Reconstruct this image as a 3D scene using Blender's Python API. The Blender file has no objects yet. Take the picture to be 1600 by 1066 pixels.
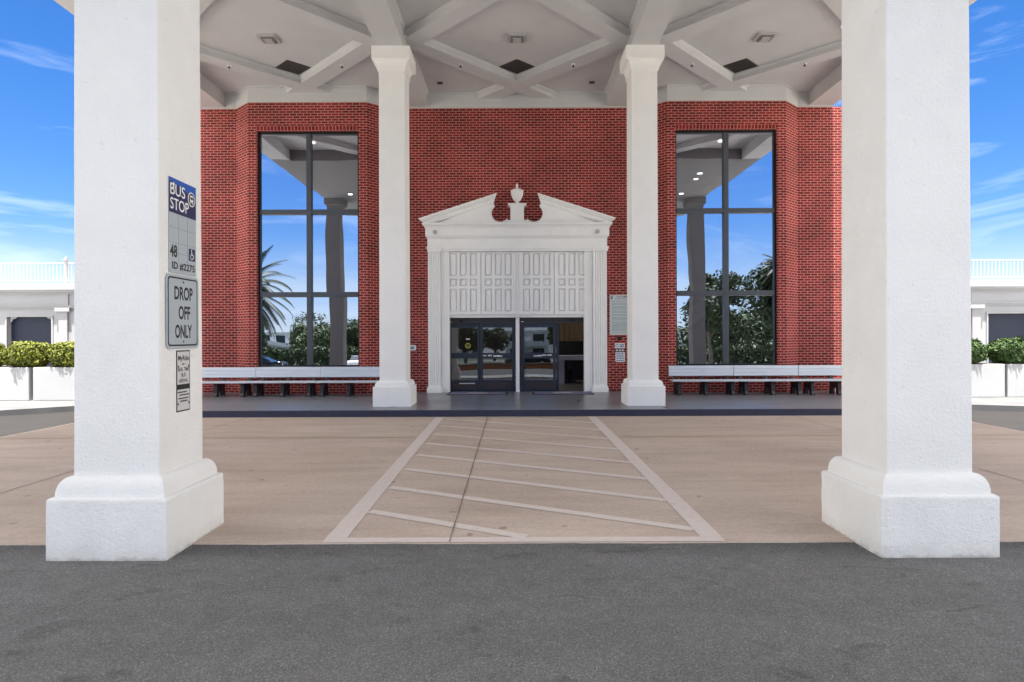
import bpy, bmesh, math, random
from mathutils import Vector, Matrix, Euler, noise
R = math.radians
random.seed(7)
scene = bpy.context.scene
# ------------------------------------------------------------------ camera
cam_d = bpy.data.cameras.new('camera'); cam = bpy.data.objects.new('camera', cam_d)
scene.collection.objects.link(cam); scene.camera = cam
cam_d.sensor_width = 36; cam_d.lens = 955/1600*36
cam_d.shift_x = -5/1600; cam_d.shift_y = -7/1600
cam_d.clip_start = .05; cam_d.clip_end = 3000
cam.matrix_world = Matrix.Translation((0, 0, 1.8)) @ Matrix.Rotation(R(90), 4, 'X') @ Matrix.Rotation(R(-.2), 4, 'Z')
scene.render.engine = 'CYCLES'
scene.render.resolution_x = 1024; scene.render.resolution_y = 682
scene.view_settings.view_transform = 'Standard'; scene.view_settings.look = 'None'
scene.view_settings.gamma = 1; scene.view_settings.use_curve_mapping = False
scene.view_settings.exposure = 1.85
scene.cycles.max_bounces = 10; scene.cycles.diffuse_bounces = 6; scene.cycles.transparent_max_bounces = 12
# ------------------------------------------------------------------ light
ELEV = R(80); AZ = Vector((-.01, -1))            # horizontal direction towards the sun: nearly overhead, a little behind the camera
AZ.normalize()
SUN = Vector((AZ.x*math.cos(ELEV), AZ.y*math.cos(ELEV), math.sin(ELEV)))
sd = bpy.data.lights.new('sun', 'SUN'); sd.energy = 5.0; sd.angle = R(.5); sd.color = (1, .96, .9)
so = bpy.data.objects.new('sun', sd); scene.collection.objects.link(so)
so.rotation_euler = SUN.to_track_quat('Z', 'Y').to_euler(); so.location = (0, 0, 60)
W = bpy.data.worlds.new('World'); scene.world = W; W.use_nodes = True
nt = W.node_tree; N = nt.nodes; L = nt.links
for n in list(N): N.remove(n)
out = N.new('ShaderNodeOutputWorld'); bg = N.new('ShaderNodeBackground'); bg.inputs['Strength'].default_value = .056
sky = N.new('ShaderNodeTexSky'); sky.sky_type = 'NISHITA'; sky.sun_disc = False
sky.sun_elevation = ELEV; sky.sun_rotation = math.atan2(SUN.x, SUN.y)
sky.altitude = 0; sky.air_density = 1.0; sky.dust_density = .6; sky.ozone_density = 3.0
hs = N.new('ShaderNodeHueSaturation'); hs.inputs['Saturation'].default_value = 1.25
tc = N.new('ShaderNodeTexCoord'); mp = N.new('ShaderNodeMapping'); mp.inputs['Scale'].default_value = (1.3, 1.3, 7.5)
mp.inputs['Location'].default_value = (3.1, .4, .35); mp.inputs['Rotation'].default_value = (R(6), R(9), 0)
nz = N.new('ShaderNodeTexNoise'); nz.inputs['Scale'].default_value = 2.2; nz.inputs['Detail'].default_value = 9; nz.inputs['Roughness'].default_value = .6
nz.inputs['Distortion'].default_value = .8
cr = N.new('ShaderNodeValToRGB'); cr.color_ramp.elements[0].position = .53; cr.color_ramp.elements[1].position = .88
cr.color_ramp.elements[1].color = (.55, .55, .55, 1)
mix = N.new('ShaderNodeMix'); mix.data_type = 'RGBA'; mix.inputs[7].default_value = (7.5, 8.2, 9.4, 1)
tn = N.new('ShaderNodeMix'); tn.data_type = 'RGBA'; tn.blend_type = 'MULTIPLY'; tn.inputs[0].default_value = 1; tn.inputs[7].default_value = (.82, .86, 1.04, 1)
L.new(sky.outputs[0], tn.inputs[6]); L.new(tn.outputs[2], hs.inputs['Color']); L.new(tc.outputs['Generated'], mp.inputs[0]); L.new(mp.outputs[0], nz.inputs['Vector'])
L.new(nz.outputs[0], cr.inputs[0]); L.new(cr.outputs[0], mix.inputs[0]); L.new(hs.outputs[0], mix.inputs[6])
# broken white clouds added out of view as fill light, with a clear blue gap over the building and another one low behind the camera
def dotn(v):
    q = N.new('ShaderNodeVectorMath'); q.operation = 'DOT_PRODUCT'; q.inputs[1].default_value = Vector(v).normalized(); L.new(tc.outputs['Generated'], q.inputs[0]); return q.outputs['Value']
def sstep(src, lo, hi):
    q = N.new('ShaderNodeMapRange'); q.interpolation_type = 'SMOOTHSTEP'; q.inputs[1].default_value = lo; q.inputs[2].default_value = hi
    q.inputs[3].default_value = 1; q.inputs[4].default_value = 0; L.new(src, q.inputs[0]); return q.outputs[0]
def mth(op, a, b):
    q = N.new('ShaderNodeMath'); q.operation = op
    for i, v in enumerate((a, b)):
        if isinstance(v, (int, float)): q.inputs[i].default_value = v
        else: L.new(v, q.inputs[i])
    return q.outputs[0]
n2 = N.new('ShaderNodeTexNoise'); n2.inputs['Scale'].default_value = 3.0; n2.inputs['Detail'].default_value = 8; n2.inputs['Roughness'].default_value = .6
L.new(tc.outputs['Generated'], n2.inputs['Vector'])
gap1 = sstep(dotn((0, 1, .22)), .58, .70); gap2 = sstep(dotn((0, -1, .10)), .79, .855)
cov = mth('MULTIPLY', mth('MULTIPLY', gap1, gap2), mth('SUBTRACT', 1, sstep(n2.outputs[0], .36, .46)))
mx2 = N.new('ShaderNodeMix'); mx2.data_type = 'RGBA'; mx2.inputs[7].default_value = (12.9, 12.45, 11.75, 1)
L.new(cov, mx2.inputs[0]); sz = N.new('ShaderNodeSeparateXYZ'); L.new(tc.outputs['Generated'], sz.inputs[0])
hz = mth('MULTIPLY', sstep(sz.outputs[2], .0, .17), .60)
hm = N.new('ShaderNodeMix'); hm.data_type = 'RGBA'; hm.inputs[7].default_value = (5.9, 6.3, 6.9, 1)
L.new(hz, hm.inputs[0]); L.new(mix.outputs[2], hm.inputs[6]); L.new(hm.outputs[2], mx2.inputs[6])
L.new(mx2.outputs[2], bg.inputs[0]); L.new(bg.outputs[0], out.inputs[0])

# ------------------------------------------------------------------ helpers
AX = .07                # x of the building's axis
GZ = .157               # top of the raised pavement
COL = scene.collection
def NM(bm, name, mat, parent=None, world=True, smooth=False):
    me = bpy.data.meshes.new(name)
    if parent is not None and world:
        r = root_of(parent); bmesh.ops.translate(bm, verts=bm.verts, vec=-Vector(r['_l']))
    bm.to_mesh(me); bm.free()
    if smooth:
        for p in me.polygons: p.use_smooth = True
    o = bpy.data.objects.new(name, me); COL.objects.link(o)
    for m in (mat if isinstance(mat, (list, tuple)) else [mat]): me.materials.append(m)
    if parent is not None: o.parent = parent
    return o
def root_of(o):
    while o.parent: o = o.parent
    return o
def tag(o, label=None, cat=None, group=None, kind=None):
    if label: o['label'] = label
    if cat: o['category'] = cat
    if group: o['group'] = group
    if kind: o['kind'] = kind
    return o
ROOTS = []
def thing(name, loc, label, cat, group=None):
    o = bpy.data.objects.new(name, None); COL.objects.link(o); o.location = loc; o.empty_display_size = .2
    o['_l'] = list(loc); ROOTS.append(o)
    return tag(o, label, cat, group)
def copy_tree(o, parent=None):
    c = o.copy(); COL.objects.link(c)
    if parent: c.parent = parent
    for ch in list(o.children): copy_tree(ch, c)
    return c
def box(bm, x0, x1, y0, y1, z0, z1, bev=0, seg=2):
    vs = [bm.verts.new((x, y, z)) for x in (x0, x1) for y in (y0, y1) for z in (z0, z1)]
    f = [(0, 1, 3, 2), (4, 6, 7, 5), (0, 4, 5, 1), (2, 3, 7, 6), (0, 2, 6, 4), (1, 5, 7, 3)]
    fs = [bm.faces.new([vs[i] for i in q]) for q in f]
    if bev:
        es = list({e for g in fs for e in g.edges})
        bmesh.ops.bevel(bm, geom=es, offset=bev, segments=seg, affect='EDGES', profile=.6)
    return vs
def BX(*a, **k):
    bm = bmesh.new(); box(bm, *a, **k); return bm
def prism(bm, pts, d, off=Vector((0, 0, 0))):
    """closed polygon pts (3D) extruded by vector d"""
    d = Vector(d); n = len(pts)
    a = [bm.verts.new(Vector(p)+off) for p in pts]; b = [bm.verts.new(Vector(p)+off+d) for p in pts]
    nrm = Vector((0, 0, 0))
    for i in range(n): nrm += Vector(pts[i]).cross(Vector(pts[(i+1) % n]))
    if nrm.dot(d) > 0: a.reverse(); b.reverse()
    bm.faces.new(a); bm.faces.new(list(reversed(b)))
    for i in range(n):
        j = (i+1) % n; bm.faces.new((a[j], a[i], b[i], b[j]))
def tube(bm, p0, p1, r0, r1=None, n=8, caps=True):
    r1 = r0 if r1 is None else r1
    p0 = Vector(p0); p1 = Vector(p1); d = (p1-p0).normalized()
    u = d.orthogonal().normalized(); v = d.cross(u)
    A = [bm.verts.new(p0+(u*math.cos(t)+v*math.sin(t))*r0) for t in [2*math.pi*i/n for i in range(n)]]
    B = [bm.verts.new(p1+(u*math.cos(t)+v*math.sin(t))*r1) for t in [2*math.pi*i/n for i in range(n)]]
    for i in range(n): bm.faces.new((A[i], A[(i+1) % n], B[(i+1) % n], B[i]))
    if caps: bm.faces.new(list(reversed(A))); bm.faces.new(B)
def lathe(bm, prof, c, n=28):
    rings = []
    for r, z in prof:
        rings.append([bm.verts.new((c[0]+r*math.cos(2*math.pi*i/n), c[1]+r*math.sin(2*math.pi*i/n), c[2]+z)) for i in range(n)])
    for a, b in zip(rings, rings[1:]):
        for i in range(n): bm.faces.new((a[i], a[(i+1) % n], b[(i+1) % n], b[i]))
    bm.faces.new(list(reversed(rings[0]))); bm.faces.new(rings[-1])
def sqloft(bm, c, prof):
    """square cross-section column: prof = [(half, z)]"""
    rings = [[bm.verts.new((c[0]+sx*h, c[1]+sy*h, z)) for sx, sy in ((-1, -1), (1, -1), (1, 1), (-1, 1))] for h, z in prof]
    for a, b in zip(rings, rings[1:]):
        for i in range(4): bm.faces.new((a[i], a[(i+1) % 4], b[(i+1) % 4], b[i]))
    bm.faces.new(list(reversed(rings[0]))); bm.faces.new(rings[-1])

# ------------------------------------------------------------------ materials
def mat(name, col=(.5, .5, .5), rough=.6, metal=0, spec=.5, emit=None):
    m = bpy.data.materials.new(name); m.use_nodes = True
    p = m.node_tree.nodes['Principled BSDF']
    p.inputs['Base Color'].default_value = (*col, 1); p.inputs['Roughness'].default_value = rough
    p.inputs['Metallic'].default_value = metal; p.inputs['Specular IOR Level'].default_value = spec
    if emit: p.inputs['Emission Color'].default_value = (*emit[0], 1); p.inputs['Emission Strength'].default_value = emit[1]
    return m
def nodes(m): return m.node_tree.nodes, m.node_tree.links, m.node_tree.nodes['Principled BSDF']
def noisen(m, scale, detail=4, rough=.55, vec='Object', sc=None, dist=0):
    n, l, p = nodes(m)
    t = n.new('ShaderNodeTexCoord'); z = n.new('ShaderNodeTexNoise')
    z.inputs['Scale'].default_value = scale; z.inputs['Detail'].default_value = detail; z.inputs['Roughness'].default_value = rough
    z.inputs['Distortion'].default_value = dist
    if sc:
        q = n.new('ShaderNodeMapping'); q.inputs['Scale'].default_value = sc
        l.new(t.outputs[vec], q.inputs[0]); l.new(q.outputs[0], z.inputs['Vector'])
    else: l.new(t.outputs[vec], z.inputs['Vector'])
    return z.outputs[0]
def ramp(m, src, stops):
    n, l, p = nodes(m); r = n.new('ShaderNodeValToRGB'); e = r.color_ramp.elements
    while len(e) < len(stops): e.new(.5)
    for i, (pos, c) in enumerate(stops):
        e[i].position = pos; e[i].color = (*c, 1) if len(c) == 3 else c
    l.new(src, r.inputs[0]); return r.outputs[0]
def mixc(m, fac, a, b, mode='MIX'):
    n, l, p = nodes(m); x = n.new('ShaderNodeMix'); x.data_type = 'RGBA'; x.blend_type = mode
    for i, v in ((0, fac), (6, a), (7, b)):
        if hasattr(v, 'links'): l.new(v, x.inputs[i])
        else: x.inputs[i].default_value = v if i == 0 else (*v, 1)
    return x.outputs[2]
def g3(v): return (v, v, v)
def bump(m, src, strength, dist, prev=None):
    n, l, p = nodes(m); b = n.new('ShaderNodeBump'); b.inputs['Strength'].default_value = strength; b.inputs['Distance'].default_value = dist
    l.new(src, b.inputs['Height'])
    if prev: l.new(prev, b.inputs['Normal'])
    return b.outputs[0]
def setc(m, c): n, l, p = nodes(m); l.new(c, p.inputs['Base Color'])
def setn(m, c): n, l, p = nodes(m); l.new(c, p.inputs['Normal'])
def setr(m, c): n, l, p = nodes(m); l.new(c, p.inputs['Roughness'])

def stucco(name, col, tex=1.0):
    m = mat(name, col, .85, spec=.25)
    a = noisen(m, 34, 6, .7); b = noisen(m, 110, 3, .7); c = noisen(m, 1.6, 5)
    dirt = ramp(m, c, [(.35, tuple(v*.955 for v in col)), (.6, col)])
    sp = ramp(m, noisen(m, 16, 2, .3), [(.735, g3(1)), (.77, g3(.93))])
    setc(m, mixc(m, 1, dirt, sp, 'MULTIPLY'))
    setn(m, bump(m, b, .5*tex, .006, bump(m, a, .8*tex, .016)))
    return m
M_col = stucco('white_stucco', (.83, .83, .825))
_n, _l, _p = nodes(M_col); _c = _p.inputs['Base Color'].links[0].from_socket          # scuffs and splash dirt low on the plinths
_t = _n.new('ShaderNodeTexCoord'); _s = _n.new('ShaderNodeSeparateXYZ'); _l.new(_t.outputs['Object'], _s.inputs[0])
_m = _n.new('ShaderNodeMath'); _m.operation = 'MULTIPLY_ADD'; _m.inputs[1].default_value = .16; _l.new(noisen(M_col, 7, 7, .75), _m.inputs[0]); _l.new(_s.outputs[2], _m.inputs[2])
_d = ramp(M_col, _m.outputs[0], [(.065, (.55, .53, .50)), (.11, (.90, .895, .88)), (.22, g3(1))]); setc(M_col, mixc(M_col, 1, _c, _d, 'MULTIPLY'))
M_colf = stucco('smooth_white_stucco', (.88, .88, .87), .35)
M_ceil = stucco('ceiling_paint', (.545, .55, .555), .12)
M_soff = stucco('darkened_soffit', (.24, .24, .245), .12)  # canopy front: dimness of its reflection put into the colour
M_colc = stucco('shaded_corner_stucco', (.19, .185, .18), .35)  # white columns with the shade on their back faces put into the colour
M_wing = stucco('wing_paint', (.47, .475, .48), .3)
M_trim = mat('portal_paint', (.77, .77, .765), .45)
zt = noisen(M_trim, 3, 5); setc(M_trim, ramp(M_trim, zt, [(.3, (.83, .83, .82)), (.65, (.87, .87, .865))]))
# brick (UV in metres)
def brickmat(name, soldier=False):
    m = mat(name, (.3, .05, .05), .8, spec=.2); n, l, p = nodes(m)
    t = n.new('ShaderNodeTexCoord'); b = n.new('ShaderNodeTexBrick')
    b.inputs['Scale'].default_value = 1; b.inputs['Mortar Size'].default_value = .0100; b.inputs['Mortar Smooth'].default_value = .12
    b.inputs['Bias'].default_value = -.1
    b.inputs['Brick Width'].default_value = .100 if soldier else .203; b.inputs['Row Height'].default_value = .140 if soldier else .0762
    if soldier: b.offset = 0
    b.inputs['Color1'].default_value = (.265, .024, .024, 1); b.inputs['Color2'].default_value = (.115, .012, .014, 1)
    b.inputs['Mortar'].default_value = (.52, .235, .20, 1)
    l.new(t.outputs['UV'], b.inputs['Vector'])
    z = n.new('ShaderNodeTexNoise'); z.inputs['Scale'].default_value = .8; z.inputs['Detail'].default_value = 4; l.new(t.outputs['UV'], z.inputs['Vector'])
    z2 = n.new('ShaderNodeTexNoise'); z2.inputs['Scale'].default_value = 45; z2.inputs['Detail'].default_value = 4; l.new(t.outputs['UV'], z2.inputs['Vector'])
    c = mixc(m, 1, b.outputs['Color'], ramp(m, z.outputs[0], [(.3, g3(.82)), (.7, g3(1.18))]), 'MULTIPLY')
    c = mixc(m, 1, c, ramp(m, z2.outputs[0], [(.25, g3(.75)), (.75, g3(1.22))]), 'MULTIPLY')
    setc(m, c)
    inv = n.new('ShaderNodeMath'); inv.operation = 'SUBTRACT'; inv.inputs[0].default_value = 1; l.new(b.outputs['Fac'], inv.inputs[1])
    setn(m, bump(m, z2.outputs[0], .3, .003, bump(m, inv.outputs[0], .8, .008)))
    return m
M_brick = brickmat('red_brick'); M_soldier = brickmat('soldier_brick', True)
# asphalt
M_asph = mat('asphalt', (.12, .12, .12), .92, spec=.25)
a = ramp(M_asph, noisen(M_asph, 95, 4, .85), [(.30, g3(.075)), (.46, g3(.145)), (.60, g3(.21)), (.72, g3(.36)), (.8, g3(.6))])
b = ramp(M_asph, noisen(M_asph, .9, 6, .6, sc=(.6, 1.3, 1)), [(.3, g3(.86)), (.5, g3(1.0)), (.72, g3(1.10))])
c = ramp(M_asph, noisen(M_asph, 6, 4, .65), [(.3, g3(.90)), (.65, g3(1.06))])
_n, _l, _p = nodes(M_asph); _t = _n.new('ShaderNodeTexCoord'); _v = _n.new('ShaderNodeTexVoronoi'); _v.inputs['Scale'].default_value = 105; _l.new(_t.outputs['Object'], _v.inputs['Vector'])
_bw = _n.new('ShaderNodeRGBToBW'); _l.new(_v.outputs['Color'], _bw.inputs[0])
agg = ramp(M_asph, _bw.outputs[0], [(.2, g3(.84)), (.5, g3(1.06)), (.78, g3(1.2)), (.92, g3(1.6))])
st = ramp(M_asph, noisen(M_asph, 1.7, 5, .6, sc=(1, 1.7, 1), dist=1.2), [(.30, g3(.72)), (.40, g3(1.0))])
a = mixc(M_asph, 1, mixc(M_asph, 1, a, agg, 'MULTIPLY'), st, 'MULTIPLY')
_s = _n.new('ShaderNodeSeparateXYZ'); _l.new(_t.outputs['Object'], _s.inputs[0])
_m = _n.new('ShaderNodeMath'); _m.operation = 'MULTIPLY_ADD'; _m.inputs[1].default_value = .55; _l.new(noisen(M_asph, 2.2, 6, .65, sc=(.6, 1, 1)), _m.inputs[0]); _l.new(_s.outputs[1], _m.inputs[2])
_b = _n.new('ShaderNodeMapRange'); _b.interpolation_type = 'SMOOTHSTEP'; _b.inputs[1].default_value = 5.15; _b.inputs[2].default_value = 5.62; _b.inputs[3].default_value = 1.12; _b.inputs[4].default_value = .80; _l.new(_m.outputs[0], _b.inputs[0])
a = mixc(M_asph, 1, a, _b.outputs[0], 'MULTIPLY')
lt = ramp(M_asph, noisen(M_asph, 3.3, 7, .8, dist=.8), [(.60, g3(1)), (.74, g3(1.45))]); a = mixc(M_asph, 1, a, lt, 'MULTIPLY')
setc(M_asph, mixc(M_asph, 1, mixc(M_asph, 1, a, b, 'MULTIPLY'), c, 'MULTIPLY'))
setn(M_asph, bump(M_asph, noisen(M_asph, 60, 6, .8), 1.0, .022))
# beige driveway concrete
M_conc = mat('beige_concrete', (.4, .32, .26), .8, spec=.3)
a = ramp(M_conc, noisen(M_conc, .55, 7, .62, sc=(.7, 1.5, 1), dist=.6), [(.28, (.395, .318, .265)), (.5, (.47, .385, .325)), (.72, (.52, .435, .37))])
b = ramp(M_conc, noisen(M_conc, 22, 6, .7), [(.3, g3(.88)), (.7, g3(1.1))])
c = ramp(M_conc, noisen(M_conc, 5.5, 2, .4), [(.72, g3(1)), (.75, g3(.62))])
d = ramp(M_conc, noisen(M_conc, 1.4, 6, .7, sc=(.25, 2.2, 1)), [(.35, g3(.93)), (.6, g3(1.05))])
x = mixc(M_conc, 1, mixc(M_conc, 1, a, b, 'MULTIPLY'), c, 'MULTIPLY'); setc(M_conc, mixc(M_conc, 1, x, d, 'MULTIPLY'))
setn(M_conc, bump(M_conc, noisen(M_conc, 60, 4, .7), .25, .004))
M_line = mat('faded_paint', (.5, .44, .41), .75)
a = ramp(M_line, noisen(M_line, 13, 8, .8), [(.34, (.49, .40, .335)), (.43, (.585, .515, .48)), (.8, (.63, .57, .54))]); setc(M_line, a)
M_yline = mat('faded_yellow_line', (.47, .33, .16), .8)
setc(M_yline, ramp(M_yline, noisen(M_yline, 4, 7, .8), [(.35, (.40, .32, .25)), (.6, (.47, .34, .19))]))
M_joint = mat('joint_filler', (.20, .165, .14), .9)
M_plat = mat('painted_floor', (.12, .13, .15), .3)
setc(M_plat, ramp(M_plat, noisen(M_plat, .7, 2, .5, sc=(.5, 1.6, 1)), [(.3, (.155, .165, .185)), (.7, (.18, .19, .21))]))
setr(M_plat, ramp(M_plat, noisen(M_plat, 1, 2, .5), [(.3, g3(.27)), (.7, g3(.35))]))
M_kerb = mat('navy_kerb_paint', (.022, .025, .058), .6)
setc(M_kerb, ramp(M_kerb, noisen(M_kerb, 6, 5, .7), [(.3, (.019, .021, .048)), (.7, (.028, .031, .066))]))
M_side = mat('sidewalk_concrete', (.46, .46, .45), .8)
setc(M_side, ramp(M_side, noisen(M_side, 2, 6, .65), [(.3, (.10, .10, .105)), (.7, (.15, .15, .15))]))
M_grass = mat('lawn', (.06, .1, .03), .9)
setc(M_grass, ramp(M_grass, noisen(M_grass, 2.5, 8, .7), [(.3, (.012, .022, .008)), (.7, (.032, .05, .018))]))
M_black = mat('black_frame', (.006, .006, .007), .35)
M_slate = mat('slate_mullion', (.055, .062, .075), .4)
M_door = mat('navy_aluminium', (.012, .020, .038), .32)
M_head = mat('bronze_header', (.022, .018, .018), .4)
M_kick = mat('bronze_kick_plate', (.035, .022, .020), .35)
M_alu = mat('brushed_aluminium', (.66, .69, .73), .42, metal=.55)
setc(M_alu, ramp(M_alu, noisen(M_alu, 3, 5, .6, sc=(.2, 6, 6)), [(.3, (.60, .63, .67)), (.7, (.72, .75, .79))]))
M_leg = mat('black_steel', (.008, .008, .012), .4)
M_white = mat('sign_white', (.78, .80, .80), .4)
M_signg = mat('sign_pale_grey', (.37, .42, .46), .4)
M_signb = mat('sign_black', (.01, .01, .012), .4)
M_navy = mat('sign_navy', (.008, .012, .075), .35)
M_blue = mat('sign_blue', (.010, .085, .42), .35)
M_mat = mat('doormat_fibre', (.13, .125, .22), .95)
setc(M_mat, ramp(M_mat, noisen(M_mat, 30, 4, .7), [(.3, (.10, .10, .18)), (.7, (.17, .165, .27))]))
M_matb = mat('mat_rubber', (.008, .008, .010), .6)
M_matp = mat('mat_badge', (.30, .30, .30), .95)
M_dark = mat('interior_dark', (.05, .05, .055), .8)
M_int = mat('interior_wall', (.16, .15, .15), .8)
M_curt = mat('tan_curtain', (.20, .155, .10), .8)
M_desk = mat('grey_blue_counter', (.42, .46, .56), .5)
M_lamp = mat('lit_downlight', (.9, .9, .9), .4, emit=((1, .97, .92), 3.0))
M_grille = mat('dark_grille', (.03, .03, .03), .6)
M_vent = mat('vent_metal', (.42, .42, .41), .5)
M_gold = mat('sticker_yellow', (.35, .36, .05), .5)
def glassmat(name, refl, tint, glos, wav=.0):
    m = bpy.data.materials.new(name); m.use_nodes = True; n = m.node_tree.nodes; l = m.node_tree.links
    for q in list(n): n.remove(q)
    o = n.new('ShaderNodeOutputMaterial'); mx = n.new('ShaderNodeMixShader'); t = n.new('ShaderNodeBsdfTransparent'); g = n.new('ShaderNodeBsdfGlossy')
    t.inputs[0].default_value = (*tint, 1); g.inputs['Color'].default_value = (*glos, 1); g.inputs['Roughness'].default_value = 0
    mx.inputs[0].default_value = refl
    if wav:
        tcn = n.new('ShaderNodeTexCoord'); z = n.new('ShaderNodeTexNoise'); z.inputs['Scale'].default_value = .55; z.inputs['Detail'].default_value = 1
        bp = n.new('ShaderNodeBump'); bp.inputs['Strength'].default_value = 1; bp.inputs['Distance'].default_value = wav
        l.new(tcn.outputs['Object'], z.inputs['Vector']); l.new(z.outputs[0], bp.inputs['Height']); l.new(bp.outputs[0], g.inputs['Normal'])
    l.new(t.outputs[0], mx.inputs[1]); l.new(g.outputs[0], mx.inputs[2]); l.new(mx.outputs[0], o.inputs[0]); return m
M_glass = glassmat('tinted_mirror_glass', .72, (.35, .38, .42), (.82, .87, .97), .008)
M_dglass = glassmat('door_glass', .17, (.40, .42, .45), (.8, .86, .95), .004)
def leafmat(name, c0, c1, sc=3):
    m = mat(name, c0, .55, spec=.3); n, l, p = nodes(m)
    oi = n.new('ShaderNodeTexCoord')
    setc(m, ramp(m, noisen(m, sc, 5, .8), [(.35, c0), (.62, c1)]))
    return m
M_leafd = leafmat('dark_foliage', (.012, .026, .009), (.032, .055, .016), 2)
M_leafm = leafmat('mid_foliage', (.02, .04, .012), (.045, .075, .02), 2)
M_palm = leafmat('palm_foliage', (.008, .014, .006), (.02, .032, .012), 3)
M_hedgey = leafmat('yellow_green_hedge', (.025, .05, .008), (.24, .25, .03), 11)
M_hedgeg = leafmat('green_hedge', (.015, .04, .010), (.08, .14, .035), 11)
M_bark = mat('bark', (.12, .10, .08), .9)
M_bldg = stucco('pale_render', (.70, .71, .72), .3); M_bldg2 = stucco('grey_render', (.46, .50, .54), .3)
M_win = mat('dark_window', (.02, .03, .04), .12)
M_carp = mat('dark_car_paint', (.010, .011, .014), .15); M_carw = mat('white_car_paint', (.7, .7, .7), .2); M_carr = mat('silver_car_paint', (.35, .37, .4), .2, metal=.6)
M_tyre = mat('tyre_rubber', (.015, .015, .015), .8)
M_rim = mat('wheel_rim', (.5, .5, .5), .3, metal=.8)
M_orange = mat('orange_barrier_paint', (.36, .12, .03), .7)

# ------------------------------------------------------------------ ground, driveway, raised pavement
def sheet(name, pts, z, m):
    bm = bmesh.new(); vs = [bm.verts.new((x, y, z)) for x, y in pts]; f = bm.faces.new(vs)
    if f.normal.z < 0: f.normal_flip()
    return tag(NM(bm, name, m), kind='structure')
sheet('ground', [(-900, -900), (900, -900), (900, 900), (-900, 900)], 0, M_asph)
M_lane = mat('dark_lane_asphalt', (.04, .036, .034), .9)
setc(M_lane, ramp(M_lane, noisen(M_lane, 3, 8, .7, sc=(.4, 1.6, 1)), [(.3, (.010, .009, .009)), (.7, (.024, .021, .020))]))
sheet('side_lane', [(-14.5, 5), (-9.34, 5), (-9.34, 15.65), (-14.5, 15.65)], .004, M_lane)
sheet('side_lane', [(9.47, 5), (14.7, 5), (14.7, 15.65), (9.47, 15.65)], .004, M_lane)
M_road = mat('dark_road_asphalt', (.035, .035, .036), .9)
setc(M_road, ramp(M_road, noisen(M_road, 4, 8, .7), [(.3, (.026, .026, .027)), (.7, (.042, .042, .043))]))
sheet('road', [(-14.7, -.6), (14.7, -.6), (14.7, -33), (-14.7, -33)], .004, M_road)
M_lot = mat('bounce_lot_concrete', (.60, .56, .50), .85)
for s_ in (-1, 1): sheet('bounce_lot', [(s_*14.8, -12), (s_*60, -12), (s_*60, 14.0), (s_*14.8, 14.0)], .004, M_lot)  # unseen pale ground added to bounce sunlight under the canopy
sheet('lawn', [(-300, -34), (300, -34), (300, -58), (-300, -58)], .004, M_grass)
sheet('lawn', [(-300, -76), (300, -76), (300, -420), (-300, -420)], .004, M_grass)
# driveway slab with a slightly ragged front edge
bm = bmesh.new(); top = []; n = 260
for i in range(n+1):
    x = -9.33+i*(9.46+9.33)/n
    y = 5.315+.012*noise.noise((x*1.2, 0, 0))+.011*noise.noise((x*9, 3, 0))+.009*noise.noise((x*31, 5, 0))
    top.append((bm.verts.new((x, y, .008)), bm.verts.new((x, 13.70, .008)), bm.verts.new((x, y-.006, -.01))))
for p, q in zip(top, top[1:]):
    bm.faces.new((p[0], q[0], q[1], p[1])); bm.faces.new((p[2], q[2], q[0], p[0]))
tag(NM(bm, 'driveway', M_conc), kind='structure')
# painted hatch: faded grey lines
def stripe(bm, p0, p1, w, z):
    p0 = Vector(p0); p1 = Vector(p1); d = (p1-p0).normalized(); nn = Vector((-d.y, d.x))*w/2; k = max(2, int((p1-p0).length/.15)); row = []
    for i in range(k+1):
        c = p0.lerp(p1, i/k); e = .006*noise.noise((c.x*6, c.y*6, 1)); f = .006*noise.noise((c.x*6, c.y*6, 9))
        row.append((bm.verts.new((c.x+nn.x*(1+e/w*2), c.y+nn.y*(1+e/w*2), z)), bm.verts.new((c.x-nn.x*(1+f/w*2), c.y-nn.y*(1+f/w*2), z))))
    for a, b in zip(row, row[1:]): bm.faces.new((a[1], b[1], b[0], a[0]))
bm = bmesh.new()
stripe(bm, (-1.60, 5.45), (-1.68, 13.62), .19, .012); stripe(bm, (1.74, 5.45), (1.70, 13.62), .19, .012)
stripe(bm, (-1.69, 5.385), (1.83, 5.385), .125, .0120)
tag(NM(bm, 'painted_border', M_line), kind='structure')
bm = bmesh.new()
for i in range(8):
    yl = 6.28+i*1.0; yr = yl-1.62
    xl, xr = -1.50, 1.64
    if yr < 5.46: xr = xl+(yl-5.46)/(yl-yr)*(xr-xl); yr = 5.46
    stripe(bm, (xl, yl), (xr, yr), .125, .0122)
stripe(bm, (.2, 13.4), (1.62, 12.66), .12, .0122)
tag(NM(bm, 'painted_hatch', M_line), kind='structure')
bm = bmesh.new(); stripe(bm, (-9.3, 10.95), (-1.8, 10.9), .06, .012); stripe(bm, (1.85, 10.9), (9.45, 10.95), .06, .012)
tag(NM(bm, 'painted_yellow_line', M_yline), kind='structure')
bm = bmesh.new()
for x0 in (-5.94, -.58, 6.2): stripe(bm, (x0, 5.33), (x0-.04, 13.69), .013, .016)
tag(NM(bm, 'expansion_joints', M_joint), kind='structure')
bm = bmesh.new(); pts = []
x, y = -9.3, 9.15
while x < -7.7:
    pts.append((x, y)); x += .1; y += .095+.09*random.uniform(-1, 1)
for p, q in zip(pts, pts[1:]): stripe(bm, p, q, .010, .0162)
pts = []; x, y = 2.6, 9.3
tag(NM(bm, 'driveway_crack', M_joint), kind='structure')
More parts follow.
